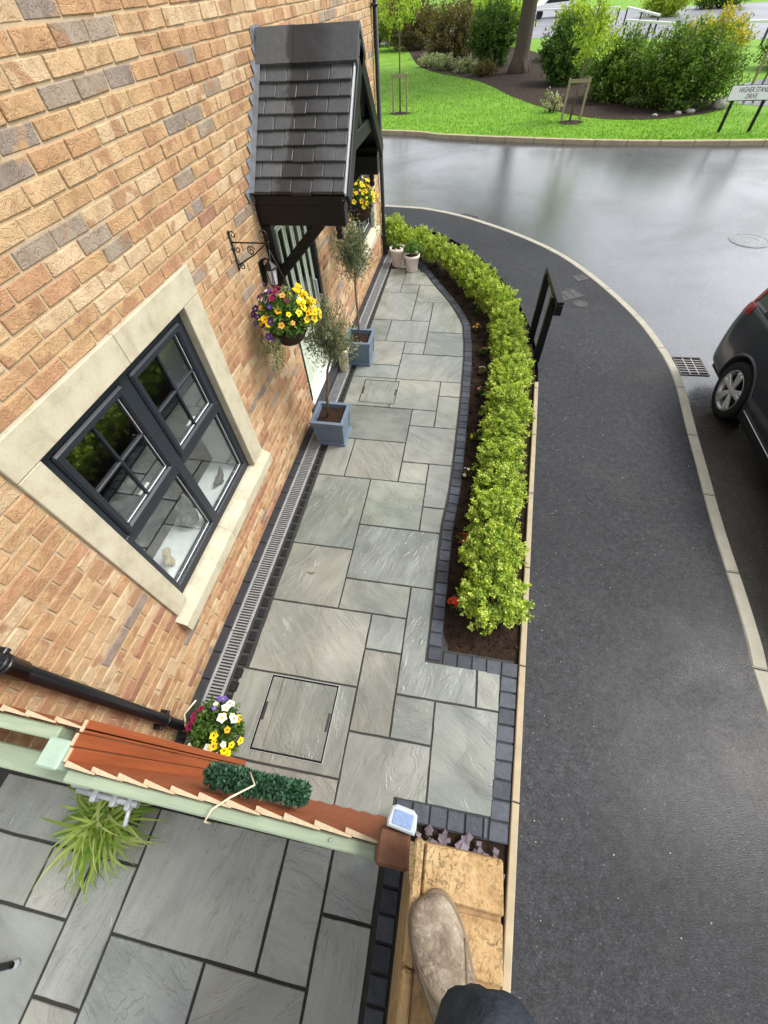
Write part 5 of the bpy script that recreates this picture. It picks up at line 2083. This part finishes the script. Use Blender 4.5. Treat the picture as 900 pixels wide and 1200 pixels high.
# ------------------------------------------------------------------ black handrail by the hedge
t = thing('handrail', 'short black handrail on two square posts beside the hedge', 'handrail', (2.81, 4.83, 0))
o_ = Vector((-2.81, -4.83, 0))
for (x, y, h) in ((2.836, 4.70, .885), (2.775, 5.20, .935)):
    fbuild(MB().cbox(x - .043, x + .043, y - .043, y + .043, -.05, h, .005), 'post', BLACK, t, o_)
v0, v1 = Vector((2.785, 5.26, .955)), Vector((2.90, 4.53, .855))
dv = v1 - v0
L = dv.length
M = Matrix.Translation((v0 + v1) / 2) @ dv.to_track_quat('Y', 'Z').to_matrix().to_4x4()
fbuild(MB().cbox(-.045, .045, -L / 2, L / 2, -.035, .035, .006, M=M), 'rail', BLACK, t, o_)
fbuild(MB().cbox(-.043, .043, -.043, .043, -.13, 0, .005, M=Matrix.Translation(v1 + Vector((-.004, .035, .0)))), 'rail_end', BLACK, t, o_)

# ------------------------------------------------------------------ covers in the footway and the road
def lid(name, label, x, y, w, h, z, rz, rows, cols, cat='cover', mat=DARKMETAL, frame=KERB):
    t = thing(name, label, cat, (x, y, z), rz=rz)
    mb = MB()
    f = .018
    for (a, b, c, d) in ((-w, w, -h, -h + f), (-w, w, h - f, h), (-w, -w + f, -h + f, h - f), (w - f, w, -h + f, h - f)):
        mb.box(a, b, c, d, -.03, .004)
    mb.build('frame', mat, t)
    MB().box(-w + f, w - f, -h + f, h - f, -.03, -.008).build('pit', DARKHOLE, t)
    mb = MB()
    for i in range(rows):
        for j in range(cols):
            a = -w + f + (2 * w - 2 * f) * j / cols
            b = -w + f + (2 * w - 2 * f) * (j + 1) / cols
            c = -h + f + (2 * h - 2 * f) * i / rows
            d = -h + f + (2 * h - 2 * f) * (i + 1) / rows
            g = .006
            mb.cbox(a + g, b - g, c + g, d - g, -.02, .002, .003)
    mb.build('lid', mat, t)
    return t


lid('utility_cover', 'small square utility cover farthest along the footway', 3.70, 7.33, .13, .11, -.003, .5, 2, 2)
lid('utility_cover', 'larger rectangular utility cover in the footway near the handrail', 3.43, 6.68, .22, .16, -.003, .5, 2, 3)
t = thing('stop_tap_cover', 'small round tap cover in the footway beside the larger utility cover', 'cover', (3.60, 6.38, -.003))
mb = MB()
mb.lathe([(.115, -.02), (.115, .004), (.085, .004), (.082, -.004), (.078, .003), (0, .003)], 0, 0, 24, smooth=False)
mb.build('lid', DARKMETAL, t)
# road gully with an open grating
t = thing('road_gully', 'square iron road gully grating against the kerb near the car', 'drain', (4.95, 4.93, -.096), rz=.04)
mb = MB()
w, h, f = .185, .215, .020
for (a, b, c, d) in ((-w, w, -h, -h + f), (-w, w, h - f, h), (-w, -w + f, -h + f, h - f), (w - f, w, -h + f, h - f)):
    mb.box(a, b, c, d, -.06, .006)
mb.build('frame', DARKMETAL, t)
MB().box(-w + .002, w - .002, -h + .002, h - .002, -.06, -.002).build('pit', DARKHOLE, t)
mb = MB()
for i in range(1, 7):
    yy = -h + f + (2 * h - 2 * f) * i / 7
    mb.box(-w + f, w - f, yy - .007, yy + .007, -.04, .005)
for xx in (-.055, .055):
    mb.box(xx - .007, xx + .007, -h + f, h - f, -.04, .0045)
mb.build('grating', simple('worn_iron', S(140, 136, 134), .5, .5, metal=.5, var=.15, vs=30), t)
lid('gully_cover', 'dark gully grate in the gutter farthest toward the house corner', .62, 10.85, .22, .13, -.095, -.2, 1, 4)
lid('gully_cover', 'dark gully grate in the gutter just right of the farthest one', 1.55, 10.45, .22, .13, -.095, -.55, 1, 4)
for (x, y, lab) in ((7.1, 9.4, 'round manhole cover in the wet road above the car'), (9.6, 12.3, 'round manhole cover in the wet road near the right edge')):
    t = thing('manhole_cover', lab, 'manhole cover', (x, y, -.098))
    mb = MB()
    mb.lathe([(.36, -.02), (.36, .004), (.31, .004), (.305, -.004), (.30, .003), (.15, .003), (.148, .0), (.14, .003), (0, .003)], 0, 0, 36, smooth=False)
    mb.build('lid', ROADM, t)

# ------------------------------------------------------------------ street sign
t = thing('street_sign', 'white street name sign on two black posts at the edge of the lawn', 'sign', (9.08, 17.3, 0))
for x in (-.42, .40):
    MB().cbox(x - .038, x + .038, -.01, .05, -.05, .86, .006).build('post', BLACK, t)
MB().cbox(-.60, .58, -.035, -.012, .685, .985, .008).build('plate', SIGNWHITE, t)
MB().cbox(-.61, .59, -.030, -.016, .672, .998, .006).build('plate_rim', BLACK, t)


def text(body, size, x, z, parent):
    cu_ = bpy.data.curves.new('lettering', 'FONT')
    cu_.body = body
    cu_.size = size
    cu_.align_x = 'CENTER'
    cu_.align_y = 'CENTER'
    cu_.extrude = .001
    o = bpy.data.objects.new('lettering', cu_)
    dg = bpy.context.evaluated_depsgraph_get()
    COL.objects.link(o)
    dg.update()
    me = bpy.data.meshes.new_from_object(o.evaluated_get(dg))
    bpy.data.objects.remove(o)
    me.materials.clear()
    me.materials.append(TEXTBLACK)
    ob = link('lettering', me, parent, (x, -.0365, z))
    ob.rotation_euler = (R_(90), 0, 0)
    ob.scale = (.86, 1.12, 1)
    return ob


text('HIGHER STAND', .128, .0, .895, t)
text('DRIVE', .128, .0, .765, t)

# ------------------------------------------------------------------ parked car
car = thing('parked_car', 'dark charcoal car parked with its tail towards the junction', 'car', (5.875, 3.94, -.094))
# stations from the tail forward: y, half width, sill z, belt z, roof-edge half width, roof z
ST = [(.860, .80, .33, .60, .66, .70), (.840, .855, .28, .86, .73, 1.04), (.79, .885, .25, .96, .73, 1.24), (.70, .905, .24, 1.00, .72, 1.40), (.50, .91, .23, 1.01, .70, 1.53), (.15, .92, .22, 1.01, .70, 1.59), (-.6, .92, .21, 1.0, .70, 1.61), (-1.3, .92, .21, .99, .69, 1.59), (-1.8, .915, .21, .965, .68, 1.42), (-2.25, .91, .21, .935, .74, 1.06), (-2.7, .89, .22, .90, .74, .985), (-3.2, .84, .24, .82, .66, .87), (-3.42, .70, .30, .64, .52, .68)]
ys_ = np.array([s_[0] for s_ in ST])[::-1]
tab = np.array(ST)[::-1]
dense = catmull([tuple(r) for r in tab], 8)


def car_row(y):
    return [float(np.interp(y, dense[:, 0], dense[:, c])) for c in range(6)]


def car_pt(y, q, off=0.0):
    """q 0..1 up the side from sill to roof centre (half body)"""
    _, w, s0, bz, rw, rz = car_row(y)
    pr = [(w - .10, s0), (w - .035, s0 + .035), (w - .012, s0 + .16), (w, s0 + (bz - s0) * .55), (w - .008, s0 + (bz - s0) * .80), (w - .035, bz), (w - .06, bz + (rz - bz) * .10), ((w - .06) * .45 + rw * .55, bz + (rz - bz) * .62), (rw, rz - .045 * min(1, (rz - bz) / .3)), (rw - .07, rz - .008), (rw * .55, rz + .03), (0, rz + .042)]
    n = len(pr) - 1
    t_ = min(max(q * n, 0), n - 1e-6)
    i = int(t_)
    f = t_ - i
    p = np.array([(pr[max(i - 1, 0)][0], pr[max(i - 1, 0)][1]), pr[i], pr[i + 1], pr[min(i + 2, n)]])
    a, b, c, d = p
    v = .5 * ((2 * b) + (-a + c) * f + (2 * a - 5 * b + 4 * c - d) * f * f + (-a + 3 * b - 3 * c + d) * f ** 3)
    return v


def car_surf(y, q, side, off=0.0):
    x, z = car_pt(y, q)
    if off:
        e = 1e-3
        x2, z2 = car_pt(y, min(q + e, 1))
        x1, z1 = car_pt(y, max(q - e, 0))
        d = Vector((x2 - x1, 0, z2 - z1))
        xa, za = car_pt(min(y + .01, .860), q)
        xb, zb2 = car_pt(max(y - .01, -3.42), q)
        dy_ = Vector((xa - xb, .02, za - zb2))
        nn = dy_.cross(d)
        if nn.x < 0 and x > .05:
            nn = -nn
        if nn.length > 1e-9:
            nn.normalize()
            if nn.z < 0 and q > .8:
                nn = -nn
            return (side * (x + nn.x * off), y + nn.y * off, z + nn.z * off)
    return (side * x, y, z)


ny, nq = 84, 34
yy = np.r_[np.linspace(-3.42, .60, 66), np.linspace(.62, .860, ny - 66)]
vs_, fs = [], []
qs = np.linspace(0, 1, nq)
for y in yy:
    for q in qs:
        vs_.append(car_surf(y, q, -1))
    for q in qs[::-1][1:]:
        vs_.append(car_surf(y, q, 1))
m_ = 2 * nq - 1
for i in range(len(yy) - 1):
    for k in range(m_ - 1):
        fs.append((i * m_ + k, (i + 1) * m_ + k, (i + 1) * m_ + k + 1, i * m_ + k + 1))
    fs.append((i * m_ + m_ - 1, (i + 1) * m_ + m_ - 1, (i + 1) * m_, i * m_))
fs.append(tuple(range(m_)))
fs.append(tuple((len(yy) - 1) * m_ + k for k in range(m_))[::-1])
mb = MB()
mb.add(vs_, fs, 0, True)
body = mb.build('body', [CARPAINT, CARTRIM], car)
bm = bmesh.new()
bm.from_mesh(body.data)
bmesh.ops.recalc_face_normals(bm, faces=bm.faces)
bm.to_mesh(body.data)
bm.free()
# wheel arches cut with cylinders, baked into the mesh
cutters = []
for ay in (0.0, -2.62):
    for sx in (-1, 1):
        mb = MB()
        mb.tube([(sx * .60, ay, .335), (sx * 1.1, ay, .335)], .375, 40, 0)
        c_ = mb.build('cutter', CARTRIM, car)
        cutters.append(c_)
        md = body.modifiers.new('arch', 'BOOLEAN')
        md.operation = 'DIFFERENCE'
        md.solver = 'EXACT'
        md.object = c_
bpy.context.view_layer.update()
dg = bpy.context.evaluated_depsgraph_get()
nm = bpy.data.meshes.new_from_object(body.evaluated_get(dg))
body.modifiers.clear()
body.data = nm
for c_ in cutters:
    bpy.data.objects.remove(c_)


def patch(name, mat, y0, y1, q0, q1, side, off, n=10, k=8, y0b=None, y1b=None):
    """surface patch lying just proud of the body; y-range may slope from lower to upper edge"""
    y0b = y0 if y0b is None else y0b
    y1b = y1 if y1b is None else y1b
    mb = MB()
    vs_ = []
    for j in range(k + 1):
        f = j / k
        a, b = y0 + (y0b - y0) * f, y1 + (y1b - y1) * f
        for i in range(n + 1):
            vs_.append(car_surf(a + (b - a) * i / n, q0 + (q1 - q0) * f, side, off))
    fs = [(j * (n + 1) + i, j * (n + 1) + i + 1, (j + 1) * (n + 1) + i + 1, (j + 1) * (n + 1) + i) for j in range(k) for i in range(n)]
    mb.add(vs_, fs if side > 0 else [f[::-1] for f in fs], 0, True)
    return mb.build(name, mat, car)


Q = 1 / 11.0
for sx in (-1, 1):
    patch('window', CARGLASS, -.48, .42, 5.75 * Q, 7.85 * Q, sx, .004, y0b=-.48, y1b=.18)
    patch('window', CARGLASS, -1.62, -.54, 5.75 * Q, 7.85 * Q, sx, .004, y0b=-1.35, y1b=-.54)
    patch('tail_light', REDLAMP, .60, .828, 4.35 * Q, 5.7 * Q, sx, .005, y1b=.80)
    patch('tail_light', REDLAMP, .70, .815, 5.7 * Q, 7.6 * Q, sx, .005, y0b=.62, y1b=.70)
    patch('sill_trim', CARTRIM, -2.22, -.40, .75 * Q, 2.0 * Q, sx, .006)
    mb = MB()
    mb.tube([car_surf(y, 2.02 * Q, sx, .010) for y in np.linspace(-2.2, -.42, 14)], .006, 6)
    mb.build('chrome_strip', ALLOY, car)
    mb = MB()
    mb.tube([car_surf(y, 5.45 * Q, sx, .008) for y in np.linspace(-1.75, .55, 18)], .007, 6)
    mb.build('window_trim', CARTRIM, car)
    for ay in (0.0, -2.62):
        mb = MB()
        pts = []
        for a in np.linspace(-.25, math.pi + .25, 24):
            y = ay + .392 * math.cos(a)
            z = .335 + .392 * math.sin(a)
            # find side surface at that height
            best = min((abs(car_pt(y, q)[1] - z), q) for q in np.linspace(0, .5, 80))[1]
            x = car_pt(y, best)[0]
            pts.append((sx * (x - .002), y, z))
        mb.tube(pts, .016, 8)
        mb.build('arch_lip', CARPAINT, car)
mb = MB()
for (j, q) in enumerate([8.6, 9.4, 10.2, 10.98]):
    pass
vs_, fs = [], []
for j in range(9):
    f = j / 8
    y = .80 + (.50 - .80) * f
    for i in range(13):
        q = 7.9 * Q + (1 - 7.9 * Q) * min(1, abs(i - 6) / 6) if 0 else None
        x = -.56 + 1.12 * i / 12
        _, w, s0, bz, rw, rz = car_row(y)
        vs_.append((x, y + .012, rz + .042 - .03 * (x / .6) ** 2 + .006))
    if j:
        for i in range(12):
            a = (j - 1) * 13 + i
            fs.append((a, a + 1, a + 14, a + 13))
mb.add(vs_, fs, 0, True)
mb.build('rear_window', CARGLASS, car)
MB().cbox(-.815, .815, .74, .885, .28, .58, .05).build('bumper', CARPAINT, car)
MB().cbox(-.78, .78, .74, .892, .22, .36, .03).build('bumper_trim', CARTRIM, car)
MB().cbox(-.26, .26, .855, .882, .62, .73, .004).build('number_plate', simple('yellow_plate', S(232, 196, 60), .4, var=0), car)
MB().cbox(-.86, .86, -3.2, .70, .20, .34, .02).build('underbody', CARTRIM, car)

# wheel: tyre, rim with five split spokes
def wheel(ay, sx):
    w = part('wheel', car)
    w.location = (sx * .815, ay, .325)
    mb = MB()
    n = 44
    prof = [(.215, -.098), (.255, -.104), (.300, -.104), (.318, -.092), (.325, -.06), (.325, .06), (.318, .092), (.300, .104), (.255, .104), (.215, .098)]
    vs_ = [(x, r * math.cos(2 * math.pi * k / n), r * math.sin(2 * math.pi * k / n)) for (r, x) in prof for k in range(n)]
    mb.add(vs_, [(i * n + k, i * n + (k + 1) % n, (i + 1) * n + (k + 1) % n, (i + 1) * n + k) for i in range(len(prof) - 1) for k in range(n)], 0, True)
    mb.build('tyre', RUBBER, w)
    mb = MB()
    prof = [(.222, .100), (.228, .104), (.232, .098), (.216, .090), (.205, .06), (.200, -.05), (.222, -.09)]
    vs_ = [(sx * x, r * math.cos(2 * math.pi * k / n), r * math.sin(2 * math.pi * k / n)) for (r, x) in prof for k in range(n)]
    mb.add(vs_, [(i * n + k, i * n + (k + 1) % n, (i + 1) * n + (k + 1) % n, (i + 1) * n + k) for i in range(len(prof) - 1) for k in range(n)], 0, True)
    for k in range(5):
        for dl in (-.16, .16):
            a = k * 2 * math.pi / 5 + .3
            p0 = Vector((sx * .080, .045 * math.cos(a), .045 * math.sin(a)))
            p1 = Vector((sx * .092, .215 * math.cos(a + dl), .215 * math.sin(a + dl)))
            d = (p1 - p0)
            M = Matrix.Translation((p0 + p1) / 2) @ d.to_track_quat('Y', 'X').to_matrix().to_4x4()
            mb.cbox(-.024, .024, -d.length / 2, d.length / 2, -.015, .015, .007, M=M)
    mb.tube([(sx * .06, 0, 0), (sx * .096, 0, 0)], [.055, .040], 20)
    mb.build('rim', ALLOY, w)
    mb = MB()
    mb.tube([(sx * -.02, 0, 0), (sx * .03, 0, 0)], .20, 30)
    mb.build('brake_disc', DARKHOLE, w)


for ay in (0.0, -2.62):
    for sx in (-1, 1):
        wheel(ay, sx)
mb = MB()
for sx in (-1, 1):
    for ay in (0.0, -2.62):
        mb.tube([(sx * .64, ay, .335), (sx * .66, ay, .335)], .37, 30)
mb.build('wheel_well', DARKHOLE, car)

# ------------------------------------------------------------------ planting across the road
def shrub(label, x, y, r, h, palette, seed, leaf=.10, sprigs=150, name='shrub', cat='shrub', dens=22, group=None, lump=.35):
    t = thing(name, label, cat, (x, y, 0), group)
    link('foliage', crown('foliage', LEAF, seed, (r[0], r[1], h * .56), (0, 0, h * .46), int(sprigs * 1.7), dens + 4, leaf * 1.1, leaf * .65, r[0] * .30, palette, lump, -1.0, .35, .3), t)
    mb = MB()
    rs = np.random.RandomState(seed)
    for k in range(6):
        a = k * 1.05 + rs.uniform(-.3, .3)
        mb.tube([(.05 * math.cos(a), .05 * math.sin(a), -.05), (r[0] * .25 * math.cos(a), r[1] * .25 * math.sin(a), h * .3), (r[0] * .6 * math.cos(a), r[1] * .6 * math.sin(a), h * .7)], [.035, .025, .008], 6)
    mb.build('stem', BARK, t)
    return t


GS = 'shrubs in the mulch bed across the road'
shrub('largest dense green shrub, left of the street sign', 8.15, 21.2, (1.75, 1.3), 1.85, P_MID, 201, .095, 420, dens=26, group=GS)
shrub('mid green shrub close behind the near sapling, left of the largest shrub', 6.35, 22.6, (1.2, 1.1), 1.75, P_MID, 202, .09, 260, group=GS)
shrub('dark green upright shrub right of the old tree trunk', 4.75, 26.6, (1.15, 1.1), 1.8, P_DARK, 203, .10, 260, group=GS)
shrub('dark green shrub left of the old tree trunk', 1.55, 32.6, (1.3, 1.2), 2.2, P_DARK, 204, .11, 260, group=GS)
shrub('brownish thin-leaved shrub behind the pale low plants', -1.1, 37.5, (1.8, 1.4), 2.2, P_BROWN, 205, .12, 230, group=GS)
shrub('brown bare-looking shrub behind the first sapling', -4.2, 42.0, (2.3, 1.6), 2.6, P_BROWN, 206, .13, 230, group=GS)
shrub('yellow-green shrub against the house corner at the top of the view', -7.2, 45.0, (2.2, 1.8), 2.9, P_LIME, 207, .14, 200, group=GS)
shrub('light green shrub behind the dark shrub left of the trunk', 1.2, 41.0, (2.4, 1.6), 2.6, P_LIME, 208, .14, 220, group=GS)
shrub('yellowish shrub behind the upright shrub right of the trunk', 5.9, 33.5, (1.4, 1.2), 2.1, P_LIME, 209, .12, 200, group=GS)
shrub('golden-flowered shrub behind the largest shrub', 11.2, 29.0, (1.6, 1.2), 1.7, pal((176, 170, 50), (150, 160, 50), (214, 180, 40), (120, 140, 44)), 210, .11, 220)
shrub('mid green shrub cut by the right edge of the view', 14.6, 28.6, (1.3, 1.2), 1.6, P_MID, 211, .10, 200)
for i, (x, y) in enumerate(((-1.9, 33.4), (-.9, 32.0), (.2, 30.9), (1.3, 29.4))):
    nmr = ['leftmost', 'second', 'third', 'rightmost'][i]
    shrub('%s of the low silvery plants at the front of the mulch bed' % nmr, x, y, (.65, .55), .55, P_VAR if i < 3 else P_BROWN, 220 + i, .08, 60, 'low_plant', 'plant', 16, 'low silvery plants at the bed edge')
shrub('small cream-flowered twiggy plant beside the near sapling', 4.0, 20.7, (.4, .35), .55, P_VAR, 230, .06, 26, 'twiggy_plant', 'plant', 9)

# old tree with a thick trunk; its crown is above the view and mirrors in the wet road
def big_tree(label, x, y, r, h, seed, crown_r, cz, palette, leaf=.30, sprigs=420):
    t = thing('old_tree', label, 'tree', (x, y, 0))
    mb = MB()
    rs = np.random.RandomState(seed)
    mb.tube([(0, 0, -.1), (0, 0, .25), (.02, 0, .8), (.05, 0, 2.2), (.1, .05, h * .55)], [r * 1.55, r * 1.12, r, r * .92, r * .6], 16)
    for k in range(6):
        a = k * 1.05
        mb.tube([(r * 1.2 * math.cos(a), r * 1.2 * math.sin(a), -.1), (r * .6 * math.cos(a), r * .6 * math.sin(a), .7)], [r * .45, r * .3], 8)
    for k in range(9):
        a = rs.uniform(0, 6.28)
        z0 = h * rs.uniform(.35, .55)
        mb.tube([(.08, .03, z0), (crown_r * .35 * math.cos(a), crown_r * .35 * math.sin(a), z0 + h * .15), (crown_r * .8 * math.cos(a), crown_r * .8 * math.sin(a), z0 + h * .25)], [r * .35, r * .22, r * .06], 8)
    mb.build('trunk', BARK, t)
    link('crown', crown('crown', LEAF, seed, (crown_r, crown_r, h * .32), (0, 0, cz), sprigs, 26, leaf, leaf * .6, crown_r * .22, palette, .35, -.9, .35, .2), t)
    return t


big_tree('old tree with a thick ridged trunk in the mulch bed', 2.95, 30.0, .37, 12.0, 301, 5.6, 8.6, P_MID)


def sapling(label, x, y, h, crown_c, crown_r, stakes, seed, palette, lean=0.0):
    t = thing('sapling', label, 'tree', (x, y, 0), 'young staked trees on the lawn')
    mb = MB()
    mb.tube([(0, 0, -.05), (lean * .4, 0, h * .45), (lean, 0, h)], [.032, .026, .008], 8)
    rs = np.random.RandomState(seed)
    for k in range(12):
        d = unit(rs, 1)[0]
        d[2] = abs(d[2])
        z0 = crown_c[2] - crown_r[2] * .5 + k * .06
        s0 = np.array([lean * z0 / h, 0, z0])
        mb.tube([s0, s0 + d * np.array(crown_r) * .9], [.010, .003], 5)
    mb.build('trunk', TWIG, t)
    link('crown', crown('crown', LEAF, seed, crown_r, crown_c, 110, 18, .085, .05, .26, palette, .4, -.9, .3, .2), t)
    s_ = thing('tree_stakes', stakes[2], 'stakes', (x, y, 0), 'timber stake frames round the saplings')
    for px in stakes[:2]:
        MB().cbox(px - .033, px + .033, -.033, .033, -.1, stakes[3], .006).build('stake', STAKE, s_)
    MB().cbox(stakes[0] - .05, stakes[1] + .05, -.047, -.034, stakes[3] - .11, stakes[3] - .02, .004).build('crossbar', STAKE, s_)
    return t


sapling('young light green tree staked on the lawn near the house corner', -1.73, 21.2, 3.9, (.05, 0, 2.75), (.85, .8, 1.0), (-.27, .27, 'timber stakes with a crossbar round the sapling near the house corner', 1.08), 401, P_LIME)
sapling('young light green tree staked in front of the shrubs', 4.52, 19.2, 3.4, (.15, .1, 2.0), (.8, .7, .8), (-.28, .32, 'timber stakes with a crossbar round the sapling in front of the shrubs', 1.02), 402, P_LIME, .1)
sapling('thin young tree between stakes behind the street sign', 10.9, 21.4, 3.2, (.1, .1, 2.9), (.5, .5, .6), (-.30, .30, 'timber stakes beside the path behind the street sign', 1.5), 403, P_MID, .1)

mb = MB()
blob(mb, (0, 0, .10), (.26, .2, .17), 8, noise=.14, seed=6)
o = mb.build('boulder', ROCK)
o.location = (9.55, 20.6, 0)
tag(o, 'pale grey boulder at the right end of the mulch bed', 'rock')
for i, (x, y, r) in enumerate(((8.5, 20.0, .12), (8.1, 19.85, .09), (7.3, 19.6, .08))):
    mb = MB()
    blob(mb, (0, 0, r * .3), (r * 1.2, r, r * .6), 6, noise=.2, seed=9 + i)
    o = mb.build('stone', ROCK)
    o.location = (x, y, .01)
    tag(o, ['pale stone nearest the boulder in the mulch', 'second pale stone from the boulder in the mulch', 'pale stone farthest from the boulder in the mulch'][i], 'rock', 'stones in the mulch bed')

# white post and rail fences by the car park
def rail_fence(label, pts, h=.9, step=1.6):
    t = thing('rail_fence', label, 'fence', (pts[0][0], pts[0][1], 0))
    o_ = Vector((-pts[0][0], -pts[0][1], 0))
    for (a, b) in zip(pts[:-1], pts[1:]):
        va, vb = Vector((*a, 0)), Vector((*b, 0))
        d = vb - va
        n = max(1, int(d.length / step))
        for i in range(n + 1):
            p = va + d * i / n
            fbuild(MB().cbox(p.x - .05, p.x + .05, p.y - .05, p.y + .05, -.05, h - .09, .008), 'post', DARKMETAL, t, o_)
        M = Matrix.Translation((va + vb) / 2 + Vector((0, 0, h - .04))) @ d.to_track_quat('Y', 'Z').to_matrix().to_4x4()
        fbuild(MB().cbox(-.075, .075, -d.length / 2, d.length / 2, -.05, .05, .01, M=M), 'rail', WHITE, t, o_)
    return t


rail_fence('white-topped rail fence zigzagging beside the car park', [(11.3, 51.5), (11.85, 43.2)], step=3.0)
rail_fence('short white-topped rail fence nearest the golden shrub', [(11.6, 37.1), (9.5, 40.8)], step=2.0)
rail_fence('long white-topped rail fence along the far edge of the bed', [(-6, 58), (10.8, 52.0)])
rail_fence('white-topped rail fence at the right edge of the car park', [(14.4, 36.6), (22, 33.5)])

# a white car and more planting far behind
fc = thing('white_car', 'white car parked at the far side of the car park', 'car', (6.3, 62.0, .006), rz=.3)
mb = MB()
prof = [(-2.1, .25), (-2.15, .6), (-1.9, .78), (-1.1, .88), (-.55, 1.38), (.9, 1.42), (1.75, .95), (2.1, .85), (2.12, .28)]
n = len(prof)
for (a, b) in ((-.88, .88),):
    mb.add([(y, a, z) for y, z in prof] + [(y, b, z) for y, z in prof], [tuple(range(n)), tuple(range(2 * n - 1, n - 1, -1))] + [((i + 1) % n, i, i + n, (i + 1) % n + n) for i in range(n)])
mb.build('body', WHITE, fc)
for sgn in (-1, 1):
    MB().add([(-.95, sgn * .885, .90), (-.5, sgn * .885, 1.32), (.85, sgn * .885, 1.36), (1.45, sgn * .885, .95)], [(0, 1, 2, 3)]).build('window', CARGLASS, fc)
for x in (-1.35, 1.35):
    for sgn in (-1, 1):
        mb = MB()
        mb.tube([(x, sgn * .72, .31), (x, sgn * .90, .31)], .31, 20)
        mb.build('wheel', RUBBER, fc)
rs = np.random.RandomState(55)
for i, (x, y) in enumerate(((-13, 56), (-9, 52), (-4.5, 50), (15.5, 57), (21, 62))):
    shrub('%s low shrub in the row beside the car park' % ['leftmost', 'second', 'third', 'fourth', 'rightmost'][i], x, y, (2.3, 1.4), 1.7, P_LIME if i % 2 else P_MID, 240 + i, .16, 130, group='low shrubs beside the car park')
